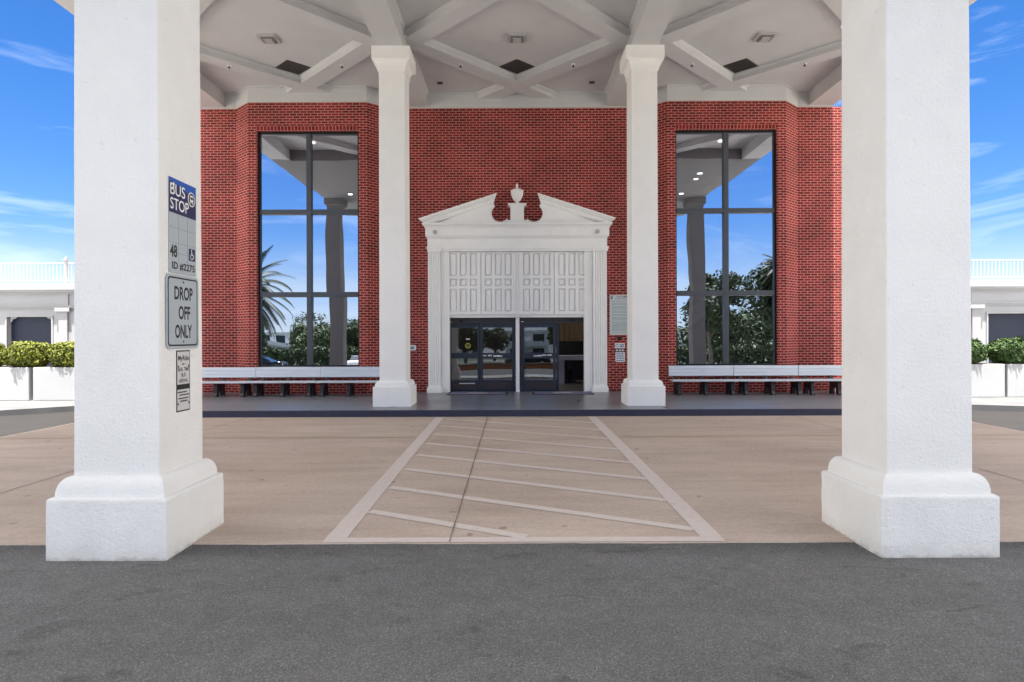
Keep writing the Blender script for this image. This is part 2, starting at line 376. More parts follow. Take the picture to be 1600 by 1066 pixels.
# raised pavement and kerbs
bm = BX(-9.6, 9.75, 13.72, 18.30, -.05, GZ); tag(NM(bm, 'raised_pavement', M_plat), kind='structure')
bm = BX(-9.61, 9.76, 13.69, 13.72, -.05, GZ-.006); tag(NM(bm, 'kerb', M_kerb), kind='structure')
bm = bmesh.new(); prism(bm, [(-40, 14.1, 0), (-11.9, 14.1, 0), (-10.8, 15.0, 0), (-9.6, 15.0, 0), (-9.6, 20.2, 0), (-40, 20.2, 0)], (0, 0, GZ-.02))
tag(NM(bm, 'sidewalk', M_side), kind='structure')
bm = bmesh.new(); prism(bm, [(9.75, 14.7, 0), (10.9, 14.6, 0), (12, 14.2, 0), (40, 14.2, 0), (40, 20.2, 0), (9.75, 20.2, 0)], (0, 0, GZ-.02))
tag(NM(bm, 'sidewalk', M_side), kind='structure')

# loose grit and small stones on the asphalt and along the driveway edge
bm = bmesh.new(); rnd = random.Random(12)
for i in range(420):
    if i < 190: x = rnd.uniform(-4.6, 4.8); y = 5.33-abs(rnd.gauss(0, .10))
    else: x = rnd.uniform(-4.5, 4.6); y = rnd.uniform(3.1, 5.2)
    r_ = rnd.uniform(.0022, .0055)*(1.8 if rnd.random() < .06 else 1)
    vs = [bm.verts.new((x+r_*math.cos(a_)*rnd.uniform(.7, 1.2), y+r_*math.sin(a_)*rnd.uniform(.7, 1.2), 0)) for a_ in (0, 1.2, 2.5, 3.8, 5.1)]
    tp = bm.verts.new((x, y, r_*.9))
    for k in range(5): bm.faces.new((vs[k], vs[(k+1) % 5], tp))
M_grit = mat('grit', (.30, .29, .27), .9); tag(NM(bm, 'grit', M_grit), 'fine pale grit scattered on the asphalt by the driveway edge', 'grit', kind='stuff')
# ------------------------------------------------------------------ columns
def column(cx, cy, z0, hb, hs, m, name_lbl, ztop=8.66, front=False):
    t = thing('column', (cx, cy, z0), *name_lbl)
    bm = bmesh.new()
    # plinth block with irregular lower edge
    hb2 = .5 if front else .47
    k = 18 if front else 4
    def side(ax, s):
        pass
    rows = []
    zs = [0, .02, .10, .25, .40, hb2-.02, hb2-.006, hb2]; hw = [hb, hb+.001, hb, hb, hb, hb, hb-.004, hb-.016]
    for z, h in zip(zs, hw):
        ring = []
        for sx, sy, ex, ey in ((-1, -1, 1, 0), (1, -1, 0, 1), (1, 1, -1, 0), (-1, 1, 0, -1)):
            for i in range(k):
                x = cx+sx*h+ex*2*h*i/k; y = cy+sy*h+ey*2*h*i/k
                if i == 0: x = cx+(x-cx)*(1-.012/h*.5); y = cy+(y-cy)*(1-.012/h*.5)
                if front:
                    q = noise.noise((x*7, y*7, z*7+cx))*.006+noise.noise((x*25, y*25, z*25))*.004
                    x += (x-cx)*q/h; y += (y-cy)*q/h
                ring.append(bm.verts.new((x, y, z0+z-(.0 if z else .012))))
        rows.append(ring)
    for a, b in zip(rows, rows[1:]):
        for i in range(len(a)): bm.faces.new((a[i], a[(i+1) % len(a)], b[(i+1) % len(a)], b[i]))
    bm.faces.new(rows[-1]); bm.faces.new(list(reversed(rows[0])))
    # quarter-round ovolo from block up to shaft
    hi = hb-.045; rr = .0
    h0 = hi; h1 = hs+.01; zt = .145 if front else .12
    prof = [(h0, z0+hb2-.01)]
    for i in range(0, 9):
        u = i/8*math.pi/2
        prof.append((h1+(h0-h1)*math.cos(u), z0+hb2+.012+zt*math.sin(u)))
    sqloft(bm, (cx, cy), prof)
    NM(bm, 'plinth', m, t)
    hs_top = hs*.955 if front else hs*.98
    bm = bmesh.new()
    b = .012
    rings = []
    ns = 24 if front else 2
    for j in range(ns+1):
        z = z0+hb2+.1+(ztop-.52-(z0+hb2+.1))*j/ns; h = hs+(hs_top-hs)*(z-z0)/8
        ring = []
        for sx, sy in ((-1, -1), (1, -1), (1, 1), (-1, 1)):
            pts = ((sx*h, sy*(h-b)), (sx*(h-b*.3), sy*(h-b*.3)), (sx*(h-b), sy*h))
            if sx*sy < 0: pts = pts[::-1]
            for px, py in pts:
                w = (noise.noise((sx*3, sy*3, z*2.2))*.0025 if front else 0)
                ring.append(bm.verts.new((cx+px+w, cy+py+w, z)))
        rings.append(ring)
    for a, c in zip(rings, rings[1:]):
        for i in range(12): bm.faces.new((a[i], a[(i+1) % 12], c[(i+1) % 12], c[i]))
    bm.faces.new(list(reversed(rings[0]))); bm.faces.new(rings[-1])
    bmesh.ops.recalc_face_normals(bm, faces=bm.faces)
    NM(bm, 'shaft', m, t)
    bm = bmesh.new(); ht = hb if not front else hb
    prof = [(hs_top+.02, ztop-.55), (hs_top+.02, ztop-.525)]
    for i in range(9):
        u = i/8*math.pi/2; prof.append((hs_top+.02+(ht-.03-hs_top-.02)*(1-math.cos(u)), ztop-.525+.21*math.sin(u)))
    prof += [(ht, ztop-.30), (ht, ztop)]
    sqloft(bm, (cx, cy), prof); NM(bm, 'capital', m, t)
    return t
GF = 'columns along the front edge of the canopy'; GM = 'columns standing on the raised pavement'
column(AX-3.38, 5.423, 0, .49, .357, M_col, ('thick white stucco column nearest the camera carrying the bus stop sign', 'column', GF), front=True)
column(AX+3.365, 5.423, 0, .485, .357, M_col, ('thick white stucco column nearest the camera with bare faces and no sign', 'column', GF), front=True)
column(AX-2.985, 14.84, GZ, .45, .315, M_colf, ('slimmer white column on the pavement between the left window and the white doorway', 'column', GM))
column(AX+3.02, 14.84, GZ, .45, .315, M_colf, ('slimmer white column on the pavement between the white doorway and the right window', 'column', GM))
column(AX-9.0, 5.423, 0, .47, .345, M_colc, ('shade-darkened corner column of the canopy seen only as a reflection in the left window', 'column', GF))
column(AX+9.0, 5.423, 0, .47, .345, M_colc, ('shade-darkened corner column of the canopy seen only as a reflection in the right window', 'column', GF))

# ------------------------------------------------------------------ canopy
can = thing('canopy', (AX, 10, 8.66), 'big white canopy with a coffered ceiling of crossing beams over the driveway', 'canopy')
ZC = 9.08
bm = BX(AX-9.40, AX+9.40, 12.12, 18.24, ZC, ZC+.3); NM(bm, 'ceiling', M_ceil, can)
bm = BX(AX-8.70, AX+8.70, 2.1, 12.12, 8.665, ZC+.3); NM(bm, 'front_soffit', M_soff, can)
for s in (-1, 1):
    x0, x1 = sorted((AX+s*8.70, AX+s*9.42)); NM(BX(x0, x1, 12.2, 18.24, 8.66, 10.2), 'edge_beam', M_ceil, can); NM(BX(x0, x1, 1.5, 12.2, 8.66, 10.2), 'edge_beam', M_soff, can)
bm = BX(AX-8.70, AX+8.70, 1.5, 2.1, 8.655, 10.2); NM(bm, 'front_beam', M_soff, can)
def beam(p0, p1, w, zb, zt=ZC+.01, st=.06, sh=.075):
    p0 = Vector((*p0, 0)); p1 = Vector((*p1, 0)); d = p1-p0; nn = Vector((-d.y, d.x, 0)).normalized()
    h = w/2
    pr = [(-h, zb), (h, zb), (h, zt-sh-.02), (h+st*.5, zt-sh), (h+st, zt-sh*.55), (h+st, zt), (-h-st, zt), (-h-st, zt-sh*.55), (-h-st*.5, zt-sh), (-h, zt-sh-.02)]
    bm = bmesh.new(); prism(bm, [p0+nn*u+Vector((0, 0, v)) for u, v in pr], d); return bm
for s in (-1, 1): NM(beam((AX+s*3.0, 12.12), (AX+s*3.0, 18.23), .64, 8.66), 'main_beam', M_ceil, can)
for c, yw in ((-6.03, 17.8), (0, 18.22), (6.03, 17.8)):
    for s in (-1, 1):
        dz = 0 if s > 0 else .004
        e = yw-17.4+.22
        NM(beam((AX+c-s*2.82, 14.58), (AX+c+s*e, 17.4+e), .46, 8.89+dz), 'diagonal_beam', M_ceil, can)
        NM(beam((AX+c-s*.06, 12.12), (AX+c+s*2.82, 15.0), .46, 8.89+dz), 'diagonal_beam', M_ceil, can)
    # diamond return grille
    q = .46; y0 = 16.47; z = ZC-.006
    bm = bmesh.new(); prism(bm, [(AX+c-q, y0, z), (AX+c, y0-q*.93, z), (AX+c+q, y0, z), (AX+c, y0+q*.93, z)], (0, 0, .03))
    g = NM(bm, 'return_grille', M_grille, can)
    bm = bmesh.new()
    for a0, a1 in (((-q, 0), (0, -q*.93)), ((0, -q*.93), (q, 0)), ((q, 0), (0, q*.93)), ((0, q*.93), (-q, 0))):
        tube(bm, (AX+c+a0[0], y0+a0[1], z), (AX+c+a1[0], y0+a1[1], z), .016, n=4)
    for k in range(-6, 7):
        u = k/7*q
        if abs(u) < q*.97: tube(bm, (AX+c+u/2-q/2, y0+(u/2+q/2)*.93-.0, z-.002), (AX+c+u/2+q/2, y0+(u/2-q/2)*.93, z-.002), .006, n=4)
    NM(bm, 'grille_frame', mat('grille_edge', (.06, .06, .06), .5) if c < -5 else bpy.data.materials['grille_edge'], g)
    # supply vent: stepped square diffuser hanging a little below the ceiling
    x = AX+c; y = 14.85
    bm = BX(x-.22, x+.22, y-.22, y+.22, ZC-.05, ZC+.02, bev=.006); v = NM(bm, 'air_vent', M_vent, can)
    bm = BX(x-.15, x+.15, y-.15, y+.15, ZC-.075, ZC-.045); NM(bm, 'vent_core', mat('vent_shadow', (.18, .18, .18), .6) if c < -5 else bpy.data.materials['vent_shadow'], v)
    bm = BX(x-.10, x+.10, y-.10, y+.10, ZC-.095, ZC-.07); NM(bm, 'vent_face', M_vent, v)
    for s in (-1, 1):   # sprinkler heads on the diagonals
        x = AX+c+s*1.47; y = 15.93; z = 8.89
        bm = bmesh.new(); tube(bm, (x, y, z+.02), (x, y, z-.012), .055, n=14); k = NM(bm, 'sprinkler', M_white, can)
        bm = bmesh.new(); tube(bm, (x, y, z-.01), (x, y, z-.06), .014, n=8); tube(bm, (x, y, z-.06), (x, y, z-.068), .036, n=10); NM(bm, 'sprinkler_head', M_signb, k)
for x in (-2.2, 2.15):
    bm = BX(AX+x-.075, AX+x+.075, 17.45, 17.58, ZC-.02, ZC+.01); NM(bm, 'ceiling_speaker', M_grille, can)
for x, y, z in ((-7.72, 14.35, ZC), (-7.95, 6.6, 8.665), (7.72, 14.35, ZC), (7.95, 6.7, 8.665), (7.9, 9.2, 8.665)):
    bm = bmesh.new(); tube(bm, (AX+x, y, z-.02), (AX+x, y, z+.02), .12, n=20); dl = NM(bm, 'downlight', M_white, can)
    bm = bmesh.new(); tube(bm, (AX+x, y, z-.024), (AX+x, y, z-.019), .09, n=20); NM(bm, 'lamp_disc', M_lamp, dl)

# ------------------------------------------------------------------ brick building
bld = thing('brick_building', (AX, 18.25, GZ), 'red brick building with two tall bay windows and a flat top behind the columns', 'building')
YW, YB, ZT = 18.25, 17.75, 8.635
bm = bmesh.new(); uvl = bm.loops.layers.uv.new('UVMap')
def wq(p0, p1, z0, z1, u0, t=.22, bm=bm, uvl=uvl, vo=0, ends=(0, 0), tb=(0, 0)):
    """wall quad from p0 to p1 (2D, facade coords) facing -Y with depth t"""
    P0 = Vector((AX+p0[0], p0[1], 0)); P1 = Vector((AX+p1[0], p1[1], 0)); ln = (P1-P0).length; d = Vector((0, t, 0))
    def face(vs, uvs):
        f = bm.faces.new([bm.verts.new(v) for v in vs])
        for lp, uv in zip(f.loops, uvs): lp[uvl].uv = uv
    Z = lambda P, z: Vector((P.x, P.y, z))
    face([Z(P0, z0), Z(P1, z0), Z(P1, z1), Z(P0, z1)], [(u0, z0-vo), (u0+ln, z0-vo), (u0+ln, z1-vo), (u0, z1-vo)])
    face([Z(P1, z0)+d, Z(P0, z0)+d, Z(P0, z1)+d, Z(P1, z1)+d], [(0, z0), (ln, z0), (ln, z1), (0, z1)])
    if ends[0]: face([Z(P0, z0)+d, Z(P0, z0), Z(P0, z1), Z(P0, z1)+d], [(u0-t, z0), (u0, z0), (u0, z1), (u0-t, z1)])
    if ends[1]: face([Z(P1, z0), Z(P1, z0)+d, Z(P1, z1)+d, Z(P1, z1)], [(u0+ln, z0), (u0+ln+t, z0), (u0+ln+t, z1), (u0+ln, z1)])
    if tb[0]: face([Z(P0, z0)+d, Z(P1, z0)+d, Z(P1, z0), Z(P0, z0)], [(u0, -t), (u0+ln, -t), (u0+ln, 0), (u0, 0)])
    if tb[1]: face([Z(P0, z1), Z(P1, z1), Z(P1, z1)+d, Z(P0, z1)+d], [(u0, 0), (u0+ln, 0), (u0+ln, t), (u0, t)])
    return u0+ln
WZ0, WZ1 = .93, 7.80        # window opening
XE = 12.4
def half(s, u):
    """s=-1 left bay, s=+1 right bay; list runs left to right"""
    if s < 0: pts = [(-XE, YW), (-8.38, YW), (-7.81, YB), (-7.56, YB), (-4.60, YB), (-4.36, YB), (-3.80, YW), (-2.12, YW)]
    else: pts = [(2.12, YW), (3.80, YW), (4.36, YB), (4.60, YB), (7.56, YB), (7.81, YB), (8.38, YW), (XE, YW)]
    for i in range(len(pts)-1):
        a, b = pts[i], pts[i+1]
        wide = abs(b[0]-a[0]) > 2.9 and a[1] == YB
        if wide:
            wq(a, b, 0, WZ0, u, tb=(0, 1)); u = wq(a, b, WZ1+.14, ZT, u, tb=(1, 0))
        else:
            l_end = a[1] == YB and abs(a[0]-(-4.60 if s < 0 else 7.56)) < .01
            r_end = b[1] == YB and abs(b[0]-(-7.56 if s < 0 else 4.60)) < .01
            u = wq(a, b, 0, ZT, u, ends=(l_end or i == 0, r_end or i == len(pts)-2))
    return u
u = half(-1, 0)
u = wq((-2.12, YW), (2.12, YW), 2.40, ZT, u, tb=(1, 0))
half(1, u)
# side walls back
def sidewall(x, s):
    vs = [(x, YW, 0), (x, 34, 0), (x, 34, ZT), (x, YW, ZT)]
    if s < 0: vs = [vs[1], vs[0], vs[3], vs[2]]
    f = bm.faces.new([bm.verts.new(v) for v in vs])
    for lp in f.loops: lp[uvl].uv = (lp.vert.co.y, lp.vert.co.z)
sidewall(AX-XE, -1); sidewall(AX+XE, 1)
NM(bm, 'wall', M_brick, bld)
NM(BX(AX-XE+.01, AX+XE-.01, YW+.23, 34, 8.3, ZT-.02), 'roof', M_side, bld)
# soldier courses over both windows and rowlock under them
for s in (-1, 1):
    a, b = (-7.56, -4.60) if s < 0 else (4.60, 7.56)
    b2 = bmesh.new(); ul = b2.loops.layers.uv.new('UVMap'); wq((a, YB-.004), (b, YB-.004), WZ1, WZ1+.14, 0, bm=b2, uvl=ul, vo=WZ1, tb=(1, 0)); NM(b2, 'window_lintel', M_soldier, bld)
    b2 = bmesh.new(); ul = b2.loops.layers.uv.new('UVMap'); wq((a-.04, YB-.02), (b+.04, YB-.02), WZ0-.30, WZ0-.085, 0, bm=b2, uvl=ul, vo=WZ0-.30, ends=(1, 1), tb=(1, 1), t=.1); NM(b2, 'window_sill', M_soldier, bld)
# white frieze following the wall line
b2 = bmesh.new(); pl = [(-XE, YW), (-8.38, YW), (-7.81, YB), (-4.36, YB), (-3.80, YW), (3.80, YW), (4.36, YB), (7.81, YB), (8.38, YW), (XE, YW)]
pl[0] = (-9.42, YW); pl[-1] = (9.42, YW)
for a, b in zip(pl, pl[1:]):
    p = [(AX+a[0], a[1]-.025), (AX+b[0], b[1]-.025), (AX+b[0], b[1]+.2), (AX+a[0], a[1]+.2)]
    prism(b2, [(x, y, ZT-.012) for x, y in p], (0, 0, ZC+.02-ZT+.012))
    p = [(AX+a[0], a[1]-.075), (AX+b[0], b[1]-.075), (AX+b[0], b[1]+.2), (AX+a[0], a[1]+.2)]
    prism(b2, [(x, y, ZC-.05) for x, y in p], (0, 0, .08))
NM(b2, 'frieze', M_ceil, bld)

# windows
def window(s):
    a0, a1, am = (-7.56, -4.60, -6.08) if s < 0 else (4.60, 7.56, 6.10)
    a0 += AX; a1 += AX; am += AX
    y0, y1 = YB+.10, YB+.20
    bm = bmesh.new(); w = .055
    box(bm, a0-.01, a0+w, y0, y1, WZ0, WZ1); box(bm, a1-w, a1+.01, y0, y1, WZ0, WZ1)
    box(bm, a0+w, a1-w, y0, y1, WZ1-w-.02, WZ1); box(bm, a0+w, a1-w, y0, y1, WZ0, WZ0+w)
    f = NM(bm, 'window', M_black, bld)
    f['label'] = 'tall six pane window in the %s bay' % ('left' if s < 0 else 'right')
    T = (3.05, 5.46)
    bm = bmesh.new(); box(bm, am-.065, am+.065, y0-.03, y1, WZ0+w, WZ1-w-.02)
    NM(bm, 'mullion', M_slate if s < 0 else M_slate, f)
    for z in T:
        for u0, u1 in ((a0+w, am-.065), (am+.065, a1-w)):
            bm = bmesh.new(); box(bm, u0, u1, y0-.02, y1, z-.07, z+.07, bev=.008); NM(bm, 'transom', M_slate, f)
    zz = [WZ0+w, T[0]-.07, T[0]+.07, T[1]-.07, T[1]+.07, WZ1-w-.02]
    k = 0
    for r in range(3):
        z0, z1 = zz[2*r], zz[2*r+1]
        for u0, u1 in ((a0+w, am-.065), (am+.065, a1-w)):
            cz = (z0+z1)/2; cx = (u0+u1)/2; yc = y1-.035
            tx = R([.95, .10, .0][r]); tz = R([.15, -.2, .1, .0, .25, -.15][k]); k += 1
            bm = bmesh.new(); bmesh.ops.create_grid(bm, x_segments=1, y_segments=1, size=.5)
            mt = Matrix.Translation((cx, yc, cz)) @ Matrix.Rotation(tz, 4, 'Z') @ Matrix.Rotation(R(90)-tx, 4, 'X') @ Matrix.Diagonal((u1-u0+.02, z1-z0+.02, 1, 1))
            bmesh.ops.transform(bm, matrix=mt, verts=bm.verts); NM(bm, 'pane', M_glass, f)
window(-1); window(1)
# interior shell seen through the glass and the open door
bm = bmesh.new()
def quad(bm, *v): bm.faces.new([bm.verts.new(p) for p in v])
X0, X1 = AX-XE+.3, AX+XE-.3
quad(bm, (X0, 27, 0), (X1, 27, 0), (X1, 27, 8.2), (X0, 27, 8.2)); quad(bm, (X0, 18.5, 0), (X0, 27, 0), (X0, 27, 8.2), (X0, 18.5, 8.2)); quad(bm, (X1, 18.5, 0), (X1, 27, 0), (X1, 27, 8.2), (X1, 18.5, 8.2))
quad(bm, (X0, 18.48, 8.2), (X1, 18.48, 8.2), (X1, 27, 8.2), (X0, 27, 8.2))
NM(bm, 'interior_wall', M_int, bld)
bm = BX(X0, X1, 18.46, 27, 0, GZ+.002); NM(bm, 'interior_floor', mat('interior_floor_tile', (.10, .09, .085), .35), bld)
for x, y, z in ((-6.7, 20, 8.19), (-5, 23, 8.19), (6.7, 20, 8.19), (5.2, 23.5, 8.19), (7.2, 24, 8.19), (5.1, 20.5, 8.19)):
    bm = bmesh.new(); tube(bm, (AX+x, y, z-.03), (AX+x, y, z), .11, n=16); NM(bm, 'interior_downlight', M_lamp, bld)
# staircase behind the right window: pale sloping stringer
bm = bmesh.new(); prism(bm, [(4.6, 20.2, 1.15), (4.6, 20.2, 1.75), (9.8, 20.2, 5.9), (9.8, 20.2, 5.3)], (0, .12, 0)); NM(bm, 'stair_stringer', M_desk, bld)

# ------------------------------------------------------------------ portal (broken pediment doorway surround)
S = .01874
def P(px, py): return (AX+(px-808.4)*S, 1.8+(526-py)*S)
def Z4(zy): return 1.8+(526-(270+zy/4.706))*S        # zoomed crop row -> height
def A4(zx): return AX+(640+zx/4.706-808.4)*S
por = NM(bmesh.new(), 'portal', M_trim, bld); por['label'] = 'white door surround with a broken pediment'
def PX(name, fn, m=M_trim, parent=None, smooth=False, label=None):
    bm = bmesh.new(); fn(bm); o = NM(bm, name, m, parent or bld, smooth=smooth)
    return o
# the surround's solid body: jambs, panel field, horizontal entablature
def body(bm):
    box(bm, A4(130), A4(225)+.25, 18.02, 18.24, GZ, Z4(575)); box(bm, A4(1350)-.25, A4(1455), 18.02, 18.24, GZ, Z4(575))
    box(bm, A4(225)+.25, A4(1350)-.25, 18.10, 18.24, 2.365, Z4(575))           # panel field
    box(bm, A4(130), A4(1455), 17.94, 18.24, Z4(575), Z4(490))                 # architrave
    box(bm, A4(245), A4(1335), 17.91, 17.95, Z4(562), Z4(548), bev=.006)
    box(bm, -.055+AX, .055+AX, 18.16, 18.42, GZ, 2.365)                        # central post
    box(bm, A4(225)+.25-.05, AX-2.10, 18.19, 18.42, GZ, 2.365); box(bm, AX+2.12, A4(1350)-.20, 18.19, 18.42, GZ, 2.365)
bmp = bmesh.new(); body(bmp)
r = root_of(bld); bmesh.ops.translate(bmp, verts=bmp.verts, vec=-Vector(r['_l'])); bmp.to_mesh(por.data); bmp.free()
def prof_x(bm, x0, x1, prof, ybase=18.24):
    """moulding running along X: prof=[(projection from ybase towards camera, z, side overhang)] with returns at the ends"""
    L0 = [bm.verts.new((x0-o, ybase-p, z)) for p, z, o in prof]; R0 = [bm.verts.new((x1+o, ybase-p, z)) for p, z, o in prof]
    LB = [bm.verts.new((x0-o, ybase, z)) for p, z, o in prof]; RB = [bm.verts.new((x1+o, ybase, z)) for p, z, o in prof]
    for i in range(len(prof)-1):
        bm.faces.new((L0[i], R0[i], R0[i+1], L0[i+1])); bm.faces.new((LB[i], L0[i], L0[i+1], LB[i+1])); bm.faces.new((R0[i], RB[i], RB[i+1], R0[i+1]))
    bm.faces.new((LB[-1], L0[-1], R0[-1], RB[-1])); bm.faces.new((L0[0], LB[0], RB[0], R0[0]))
def cornice(bm):
    z = Z4
    prof_x(bm, A4(130), A4(1455), [(.30, z(490), 0), (.30, z(484), .0), (.32, z(478), .01), (.35, z(468), .03), (.35, z(465), .045), (.38, z(464), .05),
        (.38, z(411), .05), (.40, z(409), .06), (.405, z(402), .065), (.43, z(392), .09), (.47, z(385), .12), (.475, z(378), .135), (.475, z(371), .14)])
PX('cornice', cornice, parent=por)
# pilasters with fluting
def pilaster(x0, x1):
    def f(bm):
        zt = Z4(575); zb = GZ+.20
        n = 5; w = (x1-x0); y = 17.96
        pts = [(x0, 18.03), (x0, y), (x0+.03, y)]
        fw = (w-.06)/n
        for i in range(n):
            a = x0+.03+i*fw+.012
            for k in range(5):
                t = math.pi*k/4; pts.append((a+(fw-.024)*(1-math.cos(t))/2, y+.022*math.sin(t)))
        pts += [(x1-.03, y), (x1, y), (x1, 18.03)]
        prism(bm, [(px, py, zb) for px, py in pts], (0, 0, zt-zb))
        e = .01
        for a, b, q in ((GZ, GZ+.14, .045), (GZ+.14, GZ+.17, .03), (GZ+.17, GZ+.205, .015)): box(bm, x0-q+.01, x1+q-.01, 17.95-q, 18.035, a, b, bev=.005)
        for a, b, q in ((zt, zt+.03, .015), (zt+.03, zt+.10, .035), (zt+.10, zt+.15, .05)): box(bm, x0-q+.02, x1+q-.0, 17.95-q, 18.05, a-.02, b-.02, bev=.004)
    PX('pilaster', f, parent=por)
pilaster(A4(133), A4(225)); pilaster(A4(1352), A4(1452))
# inner jamb mouldings
for s in (0, 1):
    def jm(bm):
        for i, (dx, yy) in enumerate(((.0, 17.995), (.055, 18.03), (.11, 18.06))):
            x = A4(225)+.02+dx if s == 0 else A4(1350)-.02-dx-.05
            box(bm, x, x+.045, yy, 18.12, GZ, Z4(580), bev=.005)
    PX('jamb_moulding', jm, parent=por)
# panelled field: four leaves of twelve raised panels
cols = [(290, 345, 365, 418, 440, 493), (550, 605, 625, 677, 697, 750), (833, 888, 908, 960, 983, 1037), (1095, 1148, 1170, 1223, 1245, 1297)]
edges = [(268, 520), (526, 783), (803, 1062), (1068, 1318)]
for cc, (e0, e1) in zip(cols, edges):
    def f(bm):
        y0_, y1_ = 18.035, 18.105; zt_, zb_ = Z4(578), Z4(1040)
        xs = [A4(e0)]+[A4(v) for v in cc]+[A4(e1)]
        for k in (0, 2, 4, 6): box(bm, xs[k], xs[k+1], y0_, y1_, zb_, zt_)            # stiles
        for k in (1, 3, 5):
            rows = [578, 585, 755, 775, 830, 850, 1020, 1040]
            for q in (0, 2, 4, 6): box(bm, xs[k], xs[k+1], y0_+.001, y1_, Z4(rows[q+1]), Z4(rows[q]))
            for q in (1, 3, 5):
                za, zb = Z4(rows[q+1]), Z4(rows[q])
                box(bm, xs[k]+.028, xs[k+1]-.028, 18.062, 18.102, za+.028, zb-.028, bev=.014, seg=1)
    PX('door_panel', f, parent=por)
PX('centre_stile', lambda bm: box(bm, A4(785), A4(801), 18.02, 18.11, 2.37, Z4(578), bev=.004), parent=por)
# tympanum with circular cut-outs, pedestal
def tymp(bm):
    zb = Z4(372)-.004; cz = Z4(290); r = .268
    for s in (-1, 1):
        cx = AX-s*(-1)*0
        xc = AX+s*(808.4-(640+667/4.706))*S
        # outline: from outer low corner along slope to near circle, round it, to the pedestal foot
        pts = [(AX+s*2.50, zb)]
        xo = AX+s*.78; zr = Z4(215)+0.0
        pts.append((AX+s*.72, 5.75)); pts.append((xc+s*.17, cz+.25))
        for k in range(0, 15):
            t = R(50-k*(50+135)/14)
            pts.append((xc+s*r*math.cos(t), cz+r*math.sin(t)))
        pts.append((AX+s*.21, cz-.20)); pts.append((AX+s*.0, cz-.16)); pts.append((AX, zb))
        prism(bm, [(x, 18.06, z) for x, z in pts], (0, .17, 0))
    # raised rim round each cut-out
PX('tympanum', tymp, parent=por)
for s in (-1, 1):
    def rim(bm):
        cz = Z4(290); r = .268
        xc = AX+s*(808.4-(640+667/4.706))*S; prev = None
        for k in range(0, 17):
            t = R(52-k*(52+140)/16); p = (xc+s*r*math.cos(t), 18.055, cz+r*math.sin(t))
            if prev: tube(bm, prev, p, .016, n=6)
            prev = p
    PX('scroll_rim', rim, parent=por)
def rake(s):
    def f(bm):
        tip = Vector((AX+s*2.90, 5.265)); top = Vector((AX+s*.595, 6.005)); d = (top-tip).normalized()
        # profile: (projection, drop below the top line)
        pf = [(.36, 0), (.36, .045), (.33, .055), (.31, .09), (.26, .12), (.245, .125), (.245, .175), (.22, .18), (.20, .215), (.165, .235), (0, .235), (0, 0)]
        A = []; B = []
        for p, dr in pf:
            # outer end cut follows the cornice; inner end is cut vertical-ish and returns inward
            a = tip+Vector((0, -dr))+d*(-.0+dr*.25*0); a = Vector((AX+s*(2.90-dr*.78-(.36-p)*.25), 0)); a.y = tip.y-dr*1.06+(2.90-abs(a.x-AX))*(-d.y/d.x if s > 0 else d.y/d.x)
            b = Vector((AX+s*(.595+dr*.30+(.36-p)*.18), 0)); b.y = top.y-dr*1.06-(abs(b.x-AX)-.595)*abs(d.y/d.x)
            A.append(bm.verts.new((a.x, 18.24-p, a.y))); B.append(bm.verts.new((b.x, 18.24-p, b.y)))
        n = len(A)
        for i in range(n): bm.faces.new((A[i], A[(i+1) % n], B[(i+1) % n], B[i]))
        bm.faces.new(A); bm.faces.new(list(reversed(B))); bmesh.ops.recalc_face_normals(bm, faces=bm.faces)
    PX('raking_cornice', f, parent=por)
rake(-1); rake(1)
def ped(bm):
    box(bm, AX-.20, AX+.20, 17.98, 18.23, Z4(372), Z4(238), bev=.004)
    box(bm, AX-.25, AX+.25, 17.94, 18.235, Z4(238), Z4(232)); box(bm, AX-.275, AX+.275, 17.92, 18.238, Z4(232), Z4(222), bev=.004)
    for q in ((-.14, .14, Z4(262), Z4(256)), (-.14, .14, Z4(345), Z4(339)), (-.14, -.115, Z4(339), Z4(262)), (.115, .14, Z4(339), Z4(262))): box(bm, AX+q[0], AX+q[1], 17.965, 17.985, q[2], q[3])
PX('pedestal', ped, parent=por)
def urn(bm):
    z = Z4(222); lathe(bm, [(.10, 0), (.10, .02), (.05, .035), (.04, .06), (.075, .085), (.13, .15), (.168, .24), (.182, .33), (.182, .37), (.190, .375), (.190, .40), (.165, .41), (.13, .435), (.07, .455), (.04, .475), (.028, .51), (.045, .53), (.03, .55), (.032, .58), (.012, .61)], (AX, 18.07, z))
PX('urn', urn, parent=por, smooth=True)
for zx in (190, 1380):
    bm = bmesh.new(); tube(bm, (A4(zx), 17.87, Z4(437)), (A4(zx), 17.82, Z4(437)), .065, n=18); k = NM(bm, 'spotlight', M_vent, por)

